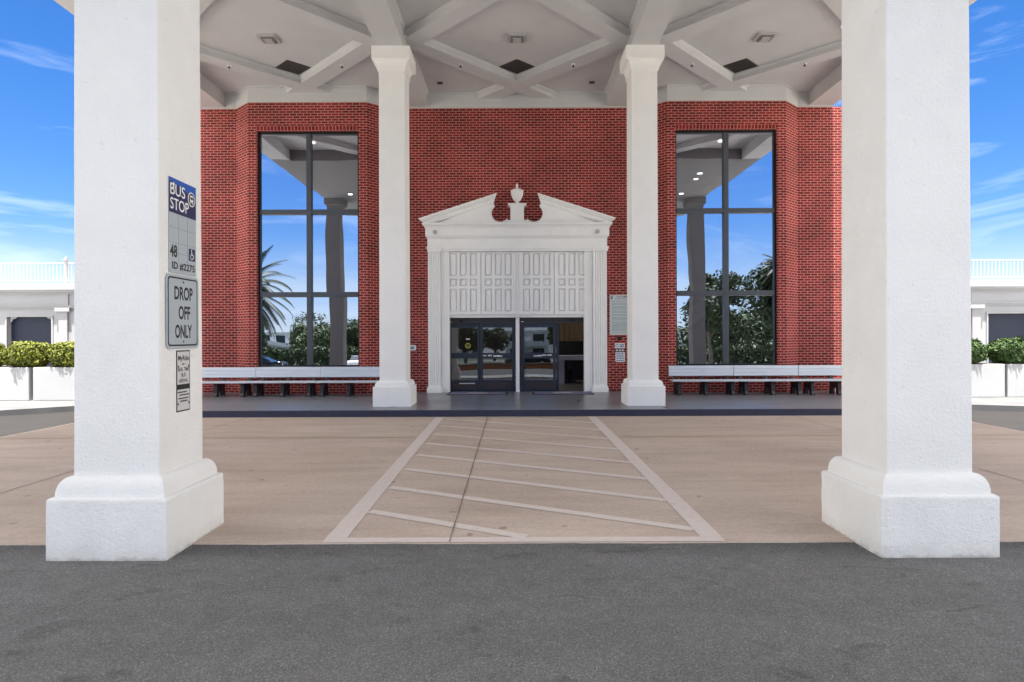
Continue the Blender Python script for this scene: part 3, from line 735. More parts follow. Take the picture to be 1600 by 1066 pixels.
# ------------------------------------------------------------------ sliding doors
YD = 18.33
def leaf(x0, x1, yd, z1=2.20, label=None, sticker=False, marks=None):
    bm = bmesh.new(); w = .075; z0 = GZ+.012; x0 += AX; x1 += AX
    box(bm, x0, x0+w, yd, yd+.05, z0, z1, bev=.004); box(bm, x1-w, x1, yd, yd+.05, z0, z1, bev=.004)
    for a, b in ((z0, z0+.06), (.44, .50), (1.145, 1.31), (z1-.13, z1)): box(bm, x0+w, x1-w, yd+.002, yd+.048, a, b)
    d = NM(bm, 'sliding_door', M_door, bld)
    if label: d['label'] = label
    NM(BX(x0+w, x1-w, yd+.012, yd+.034, z0+.06, .44), 'kick_plate', M_kick, d)
    for a, b in ((.50, 1.145), (1.31, z1-.13)):
        bm = bmesh.new(); t = .006; quad(bm, (x0+w, yd+.025, a), (x1-w, yd+.025, a), (x1-w, yd+.025+(b-a)*.0145, b), (x0+w, yd+.025+(b-a)*.0145, b)); NM(bm, 'door_glass', M_dglass, d)
    if sticker:
        bm = bmesh.new(); cx = x0+.57; cz = 1.53
        ring = 20
        for k in range(ring):
            t0, t1 = 2*math.pi*k/ring, 2*math.pi*(k+1)/ring
            quad(bm, (cx+.055*math.cos(t0), yd+.02, cz+.055*math.sin(t0)), (cx+.055*math.cos(t1), yd+.02, cz+.055*math.sin(t1)), (cx+.083*math.cos(t1), yd+.02, cz+.083*math.sin(t1)), (cx+.083*math.cos(t0), yd+.02, cz+.083*math.sin(t0)))
        box(bm, cx-.012, cx+.012, yd+.018, yd+.02, cz-.035, cz+.03)
        NM(bm, 'round_sticker', M_gold, d)
        NM(BX(cx-.06, cx+.06, yd+.018, yd+.02, 1.71, 1.745), 'sticker_text', M_white, d)
    for mx, mz, mw, mh in (marks or []):
            bm = bmesh.new()
            u = AX+mx; e = u+mw
            while u < e-.01:
                q = random.uniform(.012, .035); box(bm, u, min(u+q, e), yd-.003, yd-.0005, mz, mz+mh*random.uniform(.7, 1)); u += q+.007
            NM(bm, 'small_lettering', M_white, d)
leaf(-2.06, -1.13, YD, sticker=True, label='fixed glass door leaf with a round yellow sticker', marks=[(-1.75, .385, .46, .03)])
leaf(-1.11, -.09, YD-.06, marks=[(-1.03, 1.215, .10, .04), (-.88, 1.215, .11, .04), (-.72, 1.20, .26, .045)], label='glass sliding door leaf left of the white central post')
leaf(.13, 1.14, YD-.06, marks=[(.48, 1.205, .25, .045), (.74, 1.225, .11, .04), (.88, 1.225, .14, .04)], label='glass sliding door leaf right of the white central post')
leaf(.20, 1.24, YD+.03, label='sliding leaf pushed open behind the closed one')
for a, b in ((-2.10, -.055), (.055, 2.12)):
    h = NM(BX(AX+a, AX+b, YD-.10, YD+.10, 2.20, 2.362), 'door_header', M_head, bld)
    NM(BX(AX+a, AX+b, YD-.115, YD-.10, 2.20, 2.225), 'header_strip', M_kick, h)
    bm = bmesh.new(); tube(bm, (AX+(a+b)/2+(-.6 if a < 0 else .55), YD-.10, 2.29), (AX+(a+b)/2+(-.6 if a < 0 else .55), YD-.14, 2.28), .045, n=14); NM(bm, 'motion_sensor', M_black, h)
    NM(BX(AX+a+.04, AX+a+.13, YD-.118, YD-.10, 2.235, 2.25), 'header_label', M_white, h)
for x in (-2.10, 2.07): NM(BX(AX+x, AX+x+.045, YD-.08, YD+.09, GZ, 2.20), 'door_jamb', M_door, bld)
for x in (-.09, .06): NM(BX(AX+x, AX+x+.03, YD+.0, YD+.09, GZ, 2.20), 'door_jamb', M_door, bld)
for x, y in ((1.2, 20.0), (3.4, 20.2)):
    bm = bmesh.new(); tube(bm, (AX+x, y, 8.12), (AX+x, y, 8.19), .34, n=20); NM(bm, 'lobby_fill_light', mat('lobby_fill_glow', (.9, .9, .9), .4, emit=((1, .93, .82), 20)) if x < 2 else bpy.data.materials['lobby_fill_glow'], bld)  # unseen glowing discs added to brighten the lobby behind the open door
# reception inside the open door
t = thing('reception_counter', (AX+2.2, 21.2, GZ), 'grey blue reception counter inside the open doorway', 'counter')
NM(BX(AX+1.35, AX+3.6, 21.0, 21.7, .98, 1.14, bev=.01), 'counter_top', M_desk, t)
NM(BX(AX+1.40, AX+1.62, 21.05, 21.65, GZ, .98), 'leg', M_desk, t); NM(BX(AX+3.2, AX+3.42, 21.05, 21.65, GZ, .98), 'leg', M_desk, t)
t = thing('office_chair', (AX+1.95, 21.9, GZ), 'black office chair behind the counter inside the doorway', 'chair')
NM(BX(AX+1.75, AX+2.05, 21.75, 22.15, .55, .65, bev=.03), 'seat', M_black, t); NM(BX(AX+1.75, AX+2.05, 22.12, 22.2, .6, 1.1, bev=.03), 'backrest', M_black, t)
bm = bmesh.new(); tube(bm, (AX+1.9, 21.95, .2), (AX+1.9, 21.95, .55), .035); box(bm, AX+1.72, AX+2.08, 21.92, 21.98, GZ, .22); box(bm, AX+1.87, AX+1.93, 21.75, 22.15, GZ, .22); NM(bm, 'base', M_black, t)
t = tag(NM(BX(AX+.9, AX+4.2, 22.9, 22.96, GZ, 1.62), 'partition', M_black), 'dark low partition behind the reception counter', 'partition')
bm = bmesh.new(); pts = []
for i in range(121): pts.append((AX+.5+i*.03, 24.0+.05*math.sin(i*.9)))
for i in range(120): quad(bm, (pts[i][0], pts[i][1], 1.0), (pts[i+1][0], pts[i+1][1], 1.0), (pts[i+1][0], pts[i+1][1], 3.2), (pts[i][0], pts[i][1], 3.2))
tag(NM(bm, 'curtain', M_curt), 'tan pleated curtain at the back of the lobby', 'curtain')

# ------------------------------------------------------------------ doormats
for i, (a, b, lab) in enumerate(((-2.02, -.30, 'purple grey doormat with black edge before the closed left doors'), (.42, 2.16, 'purple grey doormat with black edge before the open right door'))):
    t = thing('doormat', (AX+(a+b)/2, 17.7, GZ), lab, 'doormat', 'doormats at the entrance')
    NM(BX(AX+a, AX+b, 17.22, 18.1, GZ+.001, GZ+.010, bev=.003), 'rubber_border', M_matb, t)
    NM(BX(AX+a+.05, AX+b-.05, 17.27, 18.05, GZ+.008, GZ+.015, bev=.002), 'pile', M_mat, t)
    NM(BX(AX+(a+b)/2-.28, AX+(a+b)/2+.28, 17.5, 17.85, GZ+.015, GZ+.017), 'badge', M_matp, t)

# ------------------------------------------------------------------ benches
def bench():
    x0, x1 = -.915, .915
    t = thing('bench', (0, 0, 0), 'x', 'bench', 'aluminium benches along the brick wall')
    NM(BX(x0, x1, -.23, .17, .375, .418, bev=.008), 'seat', M_alu, t, world=False)
    bm = bmesh.new(); pf = [(.26, .50), (.235, .512), (.238, .59), (.250, .596), (.250, .604), (.240, .610), (.243, .69), (.255, .696), (.255, .702), (.246, .708), (.25, .79), (.275, .80), (.295, .79), (.285, .50)]
    prism(bm, [(x0, y, z) for y, z in pf], (x1-x0, 0, 0)); NM(bm, 'backrest', M_alu, t, world=False)
    for c in (-.74, 0, .74):
        bm = bmesh.new()
        pf = [(-.27, 0), (-.27, .03), (-.235, .10), (-.22, .30), (-.24, .375), (.20, .375), (.245, .49), (.262, .50), (.262, .70), (.30, .70), (.305, .45), (.25, .33), (.235, .20), (.27, .03), (.27, 0), (.13, 0), (.13, .03), (.10, .17), (.04, .235), (-.03, .235), (-.09, .17), (-.13, .03), (-.13, 0)]
        pf = [(y, z) for y, z in pf]
        prism(bm, [(c-.045, y, z) for y, z in pf], (.09, 0, 0)); NM(bm, 'leg', M_leg, t, world=False)
    return t
b0 = bench(); first = True
blabs = ['leftmost bench of the three left of the doorway, half behind the signed column', 'middle bench of the three left of the doorway, under the left window corner', 'bench left of the doorway that ends behind the slim left column',
         'bench right of the doorway whose end stands beside the slim right column', 'middle bench of the three right of the doorway, below the right window', 'rightmost bench right of the doorway, cut off by the thick right column']
for i, xc in enumerate((-8.30, -6.46, -4.62, 5.285, 7.13, 8.975)):
    o = b0 if i == 0 else copy_tree(b0)
    o.location = (xc, 17.14, GZ+(-.0 if i else -.004)); o['label'] = blabs[i]; o.rotation_euler = (0, 0, R([.1, -.15, .2, -.1, .15, -.2][i]))

# ------------------------------------------------------------------ flat sign drawing
class Flat:
    """draws on a vertical board: o = lower left corner, r = right direction, n = outward normal"""
    def __init__(s, o, r, n, parent): s.o = Vector(o); s.r = Vector(r).normalized(); s.n = Vector(n).normalized(); s.u = Vector((0, 0, 1)); s.p = parent
    def pt(s, u, v, h): return s.o+s.r*u+s.u*v+s.n*h
    def poly(s, bm, pts, h, t=.0006): prism(bm, [s.pt(u, v, h) for u, v in pts], s.n*t)
    def rect(s, bm, u0, v0, u1, v1, h, t=.0006): s.poly(bm, [(u0, v0), (u1, v0), (u1, v1), (u0, v1)], h, t)
    def rrect(s, bm, u0, v0, u1, v1, r, h, t=.0006):
        pts = []
        for cx, cy, a0 in ((u1-r, v0+r, -90), (u1-r, v1-r, 0), (u0+r, v1-r, 90), (u0+r, v0+r, 180)):
            for k in range(6): a = R(a0+18*k); pts.append((cx+r*math.cos(a), cy+r*math.sin(a)))
        s.poly(bm, pts, h, t)
    def disc(s, bm, u, v, ru, rv, h, t=.0006, n=28): s.poly(bm, [(u+ru*math.cos(2*math.pi*k/n), v+rv*math.sin(2*math.pi*k/n)) for k in range(n)], h, t)
    def line(s, bm, p, q, w, h): 
        d = Vector((q[0]-p[0], q[1]-p[1])); nn = Vector((-d.y, d.x)).normalized()*w/2
        s.poly(bm, [(p[0]+nn.x, p[1]+nn.y), (q[0]+nn.x, q[1]+nn.y), (q[0]-nn.x, q[1]-nn.y), (p[0]-nn.x, p[1]-nn.y)], h)
    def add(s, name, fn, m): bm = bmesh.new(); fn(bm); bmesh.ops.recalc_face_normals(bm, faces=bm.faces); return NM(bm, name, m, s.p)
    def text(s, body, u0, v0, u1, v1, h, m, name='lettering', bold=0):
        cu = bpy.data.curves.new('t', 'FONT'); cu.body = body; cu.size = 1; cu.resolution_u = 4; cu.offset = bold
        ob = bpy.data.objects.new('t', cu); COL.objects.link(ob); dg = bpy.context.evaluated_depsgraph_get()
        me = bpy.data.meshes.new_from_object(ob.evaluated_get(dg)); bpy.data.objects.remove(ob); bpy.data.curves.remove(cu)
        xs = [v.co.x for v in me.vertices]; ys = [v.co.y for v in me.vertices]; a, b, c, d = min(xs), max(xs), min(ys), max(ys)
        root = Vector(root_of(s.p)['_l'])
        for v in me.vertices:
            v.co = s.pt(u0+(v.co.x-a)/(b-a)*(u1-u0), v0+(v.co.y-c)/(d-c)*(v1-v0), h)-root
        me.materials.clear(); me.materials.append(m); o = bpy.data.objects.new(name, me); COL.objects.link(o); o.parent = s.p; return o
SX = AX-3.38+.352      # inner face of the signed column
# bus stop sign
y0, y1, z0, z1 = 5.215, 5.655, 2.362, 3.182
t = thing('bus_stop_sign', (SX, (y0+y1)/2, z0), 'blue and white bus stop sign with route number 48 on the thick left column', 'sign')
F = Flat((SX+.003, y0, z0), (0, 1, 0), (1, 0, 0), t); w = y1-y0; h = z1-z0
F.add('board', lambda bm: F.rect(bm, 0, 0, w, h, 0, .004), M_signg)
vb = .53*h+.085
def wave(bm):
    pts = [(0, vb), (w, vb), (w, vb+.16)]
    for k in range(13):
        u = 1-k/12; pts.append((w*u*.999, vb+.16+.105*math.sin(min(1, (1-u)*1.05)*math.pi/2)))
    F.poly(bm, pts, .0045)
F.add('blue_field', lambda bm: F.rect(bm, 0, vb+.001, w, h, .0042), M_blue)
F.add('navy_field', wave, M_navy)
F.text('BUS', .02, vb+.155, .255, vb+.255, .0056, M_white, bold=.006); F.text('STOP', .02, vb+.03, .315, vb+.13, .0056, M_white, bold=.006)
cu_, cv_ = .362, h-.125
F.add('bus_symbol', lambda bm: F.disc(bm, cu_, cv_, .060, .066, .0056), M_white)
F.add('bus_symbol', lambda bm: F.disc(bm, cu_, cv_, .050, .056, .0064), M_signb)
def busi(bm):
    F.rrect(bm, cu_-.027, cv_-.022, cu_+.027, cv_+.036, .008, .0072); F.rect(bm, cu_-.024, cv_-.040, cu_-.012, cv_-.022, .0072); F.rect(bm, cu_+.012, cv_-.040, cu_+.024, cv_-.022, .0072)
F.add('bus_symbol', busi, M_white)
F.add('bus_symbol', lambda bm: F.rect(bm, cu_-.020, cv_-.002, cu_+.020, cv_+.022, .0080), M_signb)
F.add('agency_mark', lambda bm: (F.disc(bm, .075, h-.052, .010, .018, .0052), F.rect(bm, .05, h-.085, .10, h-.080, .0052)), M_white)
def grid(bm):
    for k in (1, 2): F.rect(bm, w*k/3-.0015, .10, w*k/3+.0015, vb, .0045)
    for k in (.155, .245+.0, .375): F.rect(bm, 0, k+.0-.0015+.02, w, k+.0015+.02, .0045)
F.add('route_grid', grid, mat('grid_grey', (.18, .24, .28), .5))
F.text('48', .015, .135, .125, .245, .0052, M_signb, bold=.03)
F.add('accessible_symbol', lambda bm: F.rect(bm, .315, .135, .42, .245, .0052), M_navy)
def wch(bm):
    F.disc(bm, .358, .230, .0075, .0085, .0062, n=12)
    F.line(bm, (.358, .22), (.362, .188), .008, .0062); F.line(bm, (.362, .19), (.385, .19), .007, .0062); F.line(bm, (.385, .192), (.397, .162), .007, .0062); F.line(bm, (.36, .205), (.378, .205), .005, .0062)
    for k in range(12):
        a = R(110+k*20); b = R(110+(k+1)*20); F.line(bm, (.363+.022*math.cos(a), .172+.024*math.sin(a)), (.363+.022*math.cos(b), .172+.024*math.sin(b)), .006, .0062)
F.add('accessible_symbol', wch, M_white)
F.text('ID #2275', .045, .028, .415, .098, .0052, M_signb, bold=.025)
# drop off only
y0, y1, z0, z1 = 5.160, 5.685, 1.705, 2.35
t = thing('drop_off_sign', (SX, (y0+y1)/2, z0), 'grey drop off only sign with rounded black border below the bus stop sign', 'sign')
F = Flat((SX+.009, y0, z0), (0, 1, 0), (1, 0, 0), t); w = y1-y0; h = z1-z0
F.add('board', lambda bm: F.rrect(bm, 0, 0, w, h, .045, 0, .004), M_signg)
F.add('black_border', lambda bm: F.rrect(bm, .022, .022, w-.022, h-.022, .036, .0042), M_signb)
F.add('inner_panel', lambda bm: F.rrect(bm, .036, .036, w-.036, h-.036, .028, .0050), M_signg)
F.text('DROP', .12, .425, .42, .545, .0060, M_signb, bold=.030); F.text('OFF', .185, .255, .375, .375, .0060, M_signb, bold=.030); F.text('ONLY', .13, .09, .405, .21, .0060, M_signb, bold=.030)
F.add('bolt', lambda bm: (F.disc(bm, w/2, h-.06, .008, .008, .006, .004, n=10), F.disc(bm, w/2, .06, .008, .008, .006, .004, n=10)), M_signb)
# real time bus arrival notice
y0, y1, z0, z1 = 5.325, 5.545, 1.148, 1.688
t = thing('arrival_notice', (SX, (y0+y1)/2, z0), 'narrow black bordered bus arrival notice, lowest on the thick left column', 'sign')
F = Flat((SX+.003, y0, z0), (0, 1, 0), (1, 0, 0), t); w = y1-y0; h = z1-z0
F.add('board', lambda bm: F.rect(bm, 0, 0, w, h, 0, .003), M_signb)
F.add('inner_panel', lambda bm: F.rect(bm, .011, .011, w-.011, h-.011, .0034), mat('notice_grey', (.55, .55, .55), .5))
F.text('MyRide', .025, h-.105, w-.022, h-.045, .0044, M_signb, bold=.02)
F.text('REAL TIME', .02, h-.185, w-.02, h-.150, .0044, M_signb, bold=.02); F.text('BUS', .075, h-.235, w-.075, h-.200, .0044, M_signb, bold=.02); F.text('ARRIVAL', .035, h-.285, w-.035, h-.250, .0044, M_signb, bold=.02)
F.add('dark_band', lambda bm: F.rect(bm, .011, h-.345, w-.011, h-.30, .0044), M_signb)
def smalls(bm):
    random.seed(3)
    for v, a, b in ((h-.375, .015, .17), (h-.40, .045, w-.015), (h-.430, .03, w-.03), (h-.455, .055, w-.045)):
        u = a
        while u < b: q = random.uniform(.012, .03); F.rect(bm, u, v, min(u+q, b), v+.012, .0044); u += q+.004
    for u, v in ((.02, h-.14), (w-.03, h-.14), (.02, h-.47), (w-.03, h-.47)): F.disc(bm, u+.005, v, .009, .012, .0044, n=10)
    F.poly(bm, [(.08, h-.122), (.11, h-.112), (.11, h-.132)], .0044); F.rect(bm, .11, h-.124, .15, h-.120, .0044)
F.add('small_print', smalls, M_signb)
# wall signs
F_ = lambda t, x, z: Flat((x, YW-.012, z), (1, 0, 0), (0, -1, 0), t)
t = thing('notice_board', (3.4, YW, 1.84), 'large white notice board of small grey text on brick beside the doorway', 'sign')
F = F_(t, 2.82, 1.84); w, h = 1.0, 1.19
F.add('board', lambda bm: F.rect(bm, 0, 0, w, h, 0, .01), mat('board_edge', (.62, .62, .60), .5))
F.add('inner_panel', lambda bm: F.rect(bm, .02, .02, w-.02, h-.02, .0105), mat('board_face', (.56, .62, .62), .5))
F.add('emblem', lambda bm: F.rect(bm, .035, h-.13, .09, h-.03, .0118), mat('emblem_grey', (.16, .2, .22), .5))
F.text('CLUBHOUSE', .22, h-.075, .86, h-.03, .0118, M_signb, bold=.02); F.text('RULES AND REGULATIONS', .17, h-.135, .91, h-.10, .0118, M_signb)
def bl(bm):
    random.seed(5); v = h-.20
    while v > .06:
        u = .07; e = .94-random.uniform(0, .15)
        while u < e: q = random.uniform(.03, .12); F.rect(bm, u, v, min(u+q, e), v+.013, .0118); u += q+.012
        v -= random.choice((.036, .036, .060))
F.add('small_print', bl, mat('print_grey', (.20, .24, .26), .5))
t = thing('smoking_sign', (3.12, YW, 1.48), 'small white sign with a blue symbol directly under the notice board', 'sign')
F = F_(t, 2.97, 1.44)
F.add('board', lambda bm: F.rrect(bm, 0, 0, .30, .15, .02, 0, .004), M_white)
F.add('blue_symbol', lambda bm: (F.disc(bm, .065, .075, .05, .05, .0045), F.rect(bm, .14, .085, .28, .115, .0045), F.rect(bm, .14, .035, .27, .065, .0045)), mat('symbol_blue', (.04, .10, .28), .5))
F.add('symbol_centre', lambda bm: F.disc(bm, .065, .075, .032, .032, .0055), M_white)
t = thing('symbol_strip', (3.12, YW, 1.33), 'narrow dark strip of small square symbols between two white wall signs', 'sign')
F = F_(t, 2.98, 1.335)
F.add('board', lambda bm: F.rrect(bm, 0, 0, .29, .085, .02, 0, .004), mat('strip_grey', (.10, .09, .09), .5))
F.add('square_symbol', lambda bm: [F.rect(bm, u, .02, u+.05, .065, .0045) for u in (.03, .12, .20)], M_white)
t = thing('prohibition_sign', (3.12, YW, 1.0), 'small white sign with lines of text, lowest on the wall by the doorway', 'sign')
F = F_(t, 2.99, 1.03)
F.add('board', lambda bm: F.rrect(bm, 0, 0, .28, .29, .02, 0, .004), M_white)
def pl_(bm):
    random.seed(9)
    for v in (.245, .195, .145, .095, .04):
        u = .03
        while u < .25: q = random.uniform(.02, .06); F.rect(bm, u, v-.01, min(u+q, .255), v+.018, .0045); u += q+.015
F.add('blue_text', pl_, bpy.data.materials['symbol_blue'])
bm = bmesh.new(); box(bm, 3.04, 3.19, YW-.05, YW, 1.72, 1.79, bev=.01); lathe(bm, [(.005, -.06), (.035, -.045), (.048, -.01), (.048, .03)], (3.115, YW-.055, 1.72), n=14)
tag(NM(bm, 'security_camera', M_black), 'small black dome camera mounted just below the notice board', 'camera')
t = thing('rounded_sign', (-3.15, YW, 1.42), 'small rounded white sign on brick peeping out right of the slim left column', 'sign')
F = F_(t, -3.42, 1.40)
F.add('board', lambda bm: F.rrect(bm, 0, 0, .46, .155, .03, 0, .004), M_white)
F.add('printed_symbol', lambda bm: (F.disc(bm, .20, .078, .045, .045, .0045), F.rect(bm, .27, .03, .41, .10, .0045), F.rect(bm, .27, .115, .41, .13, .0045)), mat('sign_teal', (.13, .22, .27), .5))
bm = BX(-3.30, -3.20, YW-.05, YW, 1.585, 1.68, bev=.008); tag(NM(bm, 'switch_box', M_white), 'tiny white box on brick above the small rounded sign', 'box')

# ------------------------------------------------------------------ low white wings either side
def wing(s):
    lab = 'low white wing with roof railing left of the brick building' if s < 0 else 'low white wing with roof railing right of the brick building'
    xi = s*XE+AX; xo = s*34
    t = thing('wing_building', ((xi+xo)/2, 20, GZ), lab, 'building')
    lo, hi = sorted((xi, xo)); Y = 20.0
    # openings spaced along the wall
    ops = [(-16.62, -15.16), (-19.9, -18.4), (-23.1, -21.6)] if s < 0 else [(15.46, 17.1), (18.9, 20.5), (22.3, 23.9)]
    ops = sorted(ops); z0, z1 = .75, 2.50
    bm = bmesh.new(); x = lo
    for a, b in ops: box(bm, x, a, Y, Y+.25, 0, 3.0); box(bm, a, b, Y, Y+.25, 0, z0); box(bm, a, b, Y, Y+.25, z1, 3.0); x = b
    box(bm, x, hi, Y, Y+.25, 0, 3.0); box(bm, lo, hi, Y+.25, 33, 3.02, 3.3)
    NM(bm, 'wall', M_wing, t)
    bm = bmesh.new()
    box(bm, lo, hi, Y-.06, Y+.3, 2.78, 2.84); box(bm, lo, hi, Y-.10, Y+.3, 2.84, 2.875); box(bm, lo, hi, Y-.03, Y+.3, 2.875, 3.24)
    box(bm, lo, hi, Y-.09, Y+.3, 3.24, 3.30, bev=.01); box(bm, lo, hi, Y-.16, Y+.3, 3.30, 3.37); box(bm, lo, hi, Y-.20, Y+.3, 3.37, 3.42); box(bm, lo, hi, Y-.08, Y+.3, 3.42, 3.60)
    NM(bm, 'cornice', M_wing, t)
    for c in ([-14.75, -17.9, -21.0] if s < 0 else [15.05, 17.9, 21.2]):
        bm = bmesh.new(); box(bm, c-.14, c+.14, Y-.07, Y, 0, 2.66); box(bm, c-.24, c+.24, Y-.12, Y, 2.66, 2.78, bev=.01); box(bm, c-.2, c+.2, Y-.1, Y, 0, .4); box(bm, c-.17, c+.17, Y-.065, Y-.02, 2.88, 3.24)
        NM(bm, 'pilaster', M_wing, t)
    for a, b in ops:
        f = NM(BX(a-.0, b+.0, Y+.16, Y+.24, z0, z1), 'window', mat('navy_screen', (.014, .022, .05), .6) if not bpy.data.materials.get('navy_screen') else bpy.data.materials['navy_screen'], t)
        bm = bmesh.new(); q = .05
        for r_ in ((a-q, b+q, z1, z1+q), (a-q, a, z0, z1), (b, b+q, z0, z1)): box(bm, r_[0], r_[1], Y-.03, Y+.01, r_[2], r_[3])
        NM(bm, 'window_frame', M_wing, f)
        if s < 0:
            for e in (a+.06, b):
                bm = bmesh.new(); sg = 1 if e < b else -1
                pts = [(e, z1), (e+sg*.22, z1), (e+sg*.17, z1-.05), (e+sg*.07, z1-.08), (e+sg*.04, z1-.14), (e, z1-.19)]
                prism(bm, [(x, Y+.05, z) for x, z in pts], (0, .03, 0)); NM(bm, 'corner_bracket', M_wing, f)
    # side wall
    # roof railing
    r = thing('railing', ((lo+hi)/2, Y+.35, 3.6), 'thin white metal railing on the roof of the %s wing' % ('left' if s < 0 else 'right'), 'railing', 'roof railings')
    M_rail = bpy.data.materials.get('rail_paint') or mat('rail_paint', (.55, .56, .58), .5)
    rl, rh = (max(lo, -22), hi) if s < 0 else (lo, min(hi, 22)); yr = Y+.35
    for z in (3.72, 4.30):
        NM(BX(rl, rh, yr-.015, yr+.015, z-.014, z+.014), 'rail', M_rail, r)
    ms = None; x = rl+.06
    bm = BX(-.008, .008, -.008, .008, 3.6-3.6+.12, .70); me0 = NM(bm, 'baluster', M_rail, r, world=False); k = 0
    while x < rh and k < 78:
        o = me0 if k == 0 else me0.copy()
        if k: COL.objects.link(o)
        o.parent = r; o.location = (x-r.location.x, 0, 0); x += .124; k += 1
    for px in ([-14.95, -19.0] if s < 0 else [14.88, 19.0]):
        bm = bmesh.new(); box(bm, px-.04, px+.04, yr-.04, yr+.04, 3.58, 4.40); box(bm, px-.07, px+.07, yr-.07, yr+.07, 4.40, 4.43); lathe(bm, [(.03, 0), (.04, .02), (.01, .08)], (px, yr, 4.43), n=10)
        NM(bm, 'post', M_rail, r)
wing(-1); wing(1)

# ------------------------------------------------------------------ planters and hedges
def leaves(n, fn, size, seed, asp=.45):
    rnd = random.Random(seed); V = []; Fc = []
    for i in range(n):
        p, nrm = fn(rnd); nrm = (Vector(nrm)+Vector((rnd.uniform(-1, 1), rnd.uniform(-1, 1), rnd.uniform(-1, 1)))*.9).normalized()
        a = nrm.orthogonal().normalized(); a = Matrix.Rotation(rnd.uniform(0, 6.28), 3, nrm) @ a; b = nrm.cross(a)
        s = size*rnd.uniform(.6, 1.3); k = len(V); p = Vector(p)
        V += [p-a*s, p-b*s*asp+nrm*s*.12, p+a*s, p+b*s*asp+nrm*s*.12]; Fc.append((k, k+1, k+2, k+3))
    return V, Fc
def leafmesh(name, V, Fc, m, parent):
    me = bpy.data.meshes.new(name); me.from_pydata([tuple(v) for v in V], [], Fc); me.materials.append(m)
    o = bpy.data.objects.new(name, me); COL.objects.link(o); o.parent = parent; return o
def bush(x, y, z, w, d, h, m, seed, lab, grp):
    t = thing('shrub', (x, y, z), lab, 'shrub', grp)
    def fn(r):
        u = r.uniform(-1, 1); th = r.uniform(0, 6.283); rr = math.sqrt(1-u*u); k = r.uniform(.55, 1.0)**.5
        n = Vector((rr*math.cos(th), rr*math.sin(th), u)); e = lambda v: math.copysign(abs(v)**.88, v)
        lump = 1+.22*noise.noise((n.x*2.2+seed, n.y*2.2, n.z*2.2))
        p = Vector((e(n.x)*w/2, e(n.y)*d/2, e(n.z)*h/2))*k*lump; return p+Vector((0, 0, h/2)), n
    V, Fc = leaves(3800, fn, .052, seed); leafmesh('foliage', V, Fc, m, t)
    bm = bmesh.new(); rnd = random.Random(seed)
    for k in range(7): tube(bm, (0, 0, -.05), (rnd.uniform(-1, 1)*w*.35, rnd.uniform(-1, 1)*d*.3, h*.7), .014, .006, n=5)
    NM(bm, 'stems', M_bark, t, world=False)
pls = [(-15.1, -12.94, 'white stucco planter at the far left edge of the picture'), (-12.83, -10.66, 'white stucco planter left, partly behind the signed column'),
       (10.8, 13.02, 'white stucco planter right, partly behind the bare thick column'), (13.09, 15.3, 'white stucco planter at the far right edge of the picture')]
for a, b, lab in pls:
    t = thing('planter', ((a+b)/2, 16.65, GZ), lab, 'planter', 'white planters against the wings')
    bm = bmesh.new(); box(bm, a, b, 16.25, 17.05, GZ-.02, 1.02, bev=.02); NM(bm, 'box', M_wing, t)
    NM(BX(a+.08, b-.08, 16.33, 16.97, 1.0, 1.03), 'soil', M_bark, t)
hl = ['yellow green shrub in the far left planter, left one of its pair', 'yellow green shrub in the far left planter, beside the planter gap', 'yellow green shrub in the left planter next to the planter gap', 'yellow green shrub in the left planter, behind the signed column',
      'dark green shrub in the right planter, behind the bare thick column', 'dark green shrub just right of the bare thick column', 'dark green shrub in the far right planter beside the gap', 'dark green shrub in the far right planter, right one of its pair']
for i, x in enumerate((-14.45, -13.22, -12.05, -10.95, 10.95, 12.14, 13.46, 14.65)):
    bush(x, 16.62, .98, 1.16, .9, .74 if i < 4 else .74, M_hedgey if i < 4 else M_hedgeg, 20+i, hl[i], 'shrubs in the white planters')

# ------------------------------------------------------------------ what stands behind the camera (seen in the glass)
def tree(x, y, h, r, seed, m, lab, n=4200, trunk=.28, size=.26):
    t = thing('tree', (x, y, 0), lab, 'tree', 'trees reflected in the glass'); rnd = random.Random(seed)
    bm = bmesh.new(); th = h*.38; tube(bm, (0, 0, 0), (rnd.uniform(-.3, .3), 0, th), trunk, trunk*.65, n=10)
    cl = []
    for k in range(11):
        a = rnd.uniform(0, 6.28); q = r*rnd.uniform(.15, .72); c = Vector((q*math.cos(a), q*math.sin(a), h*rnd.uniform(.48, .9))); cl.append((c, r*rnd.uniform(.26, .46)))
        tube(bm, (0, 0, th*.9), c, trunk*.4, trunk*.08, n=6)
    NM(bm, 'trunk', M_bark, t, world=False)
    def fn(rr):
        c, q = rr.choice(cl); nv = Vector((rr.gauss(0, 1), rr.gauss(0, 1), rr.gauss(0, .8))).normalized(); return c+nv*q*rr.uniform(.5, 1.05), nv
    V, Fc = leaves(n, fn, size, seed); leafmesh('crown', V, Fc, m, t)
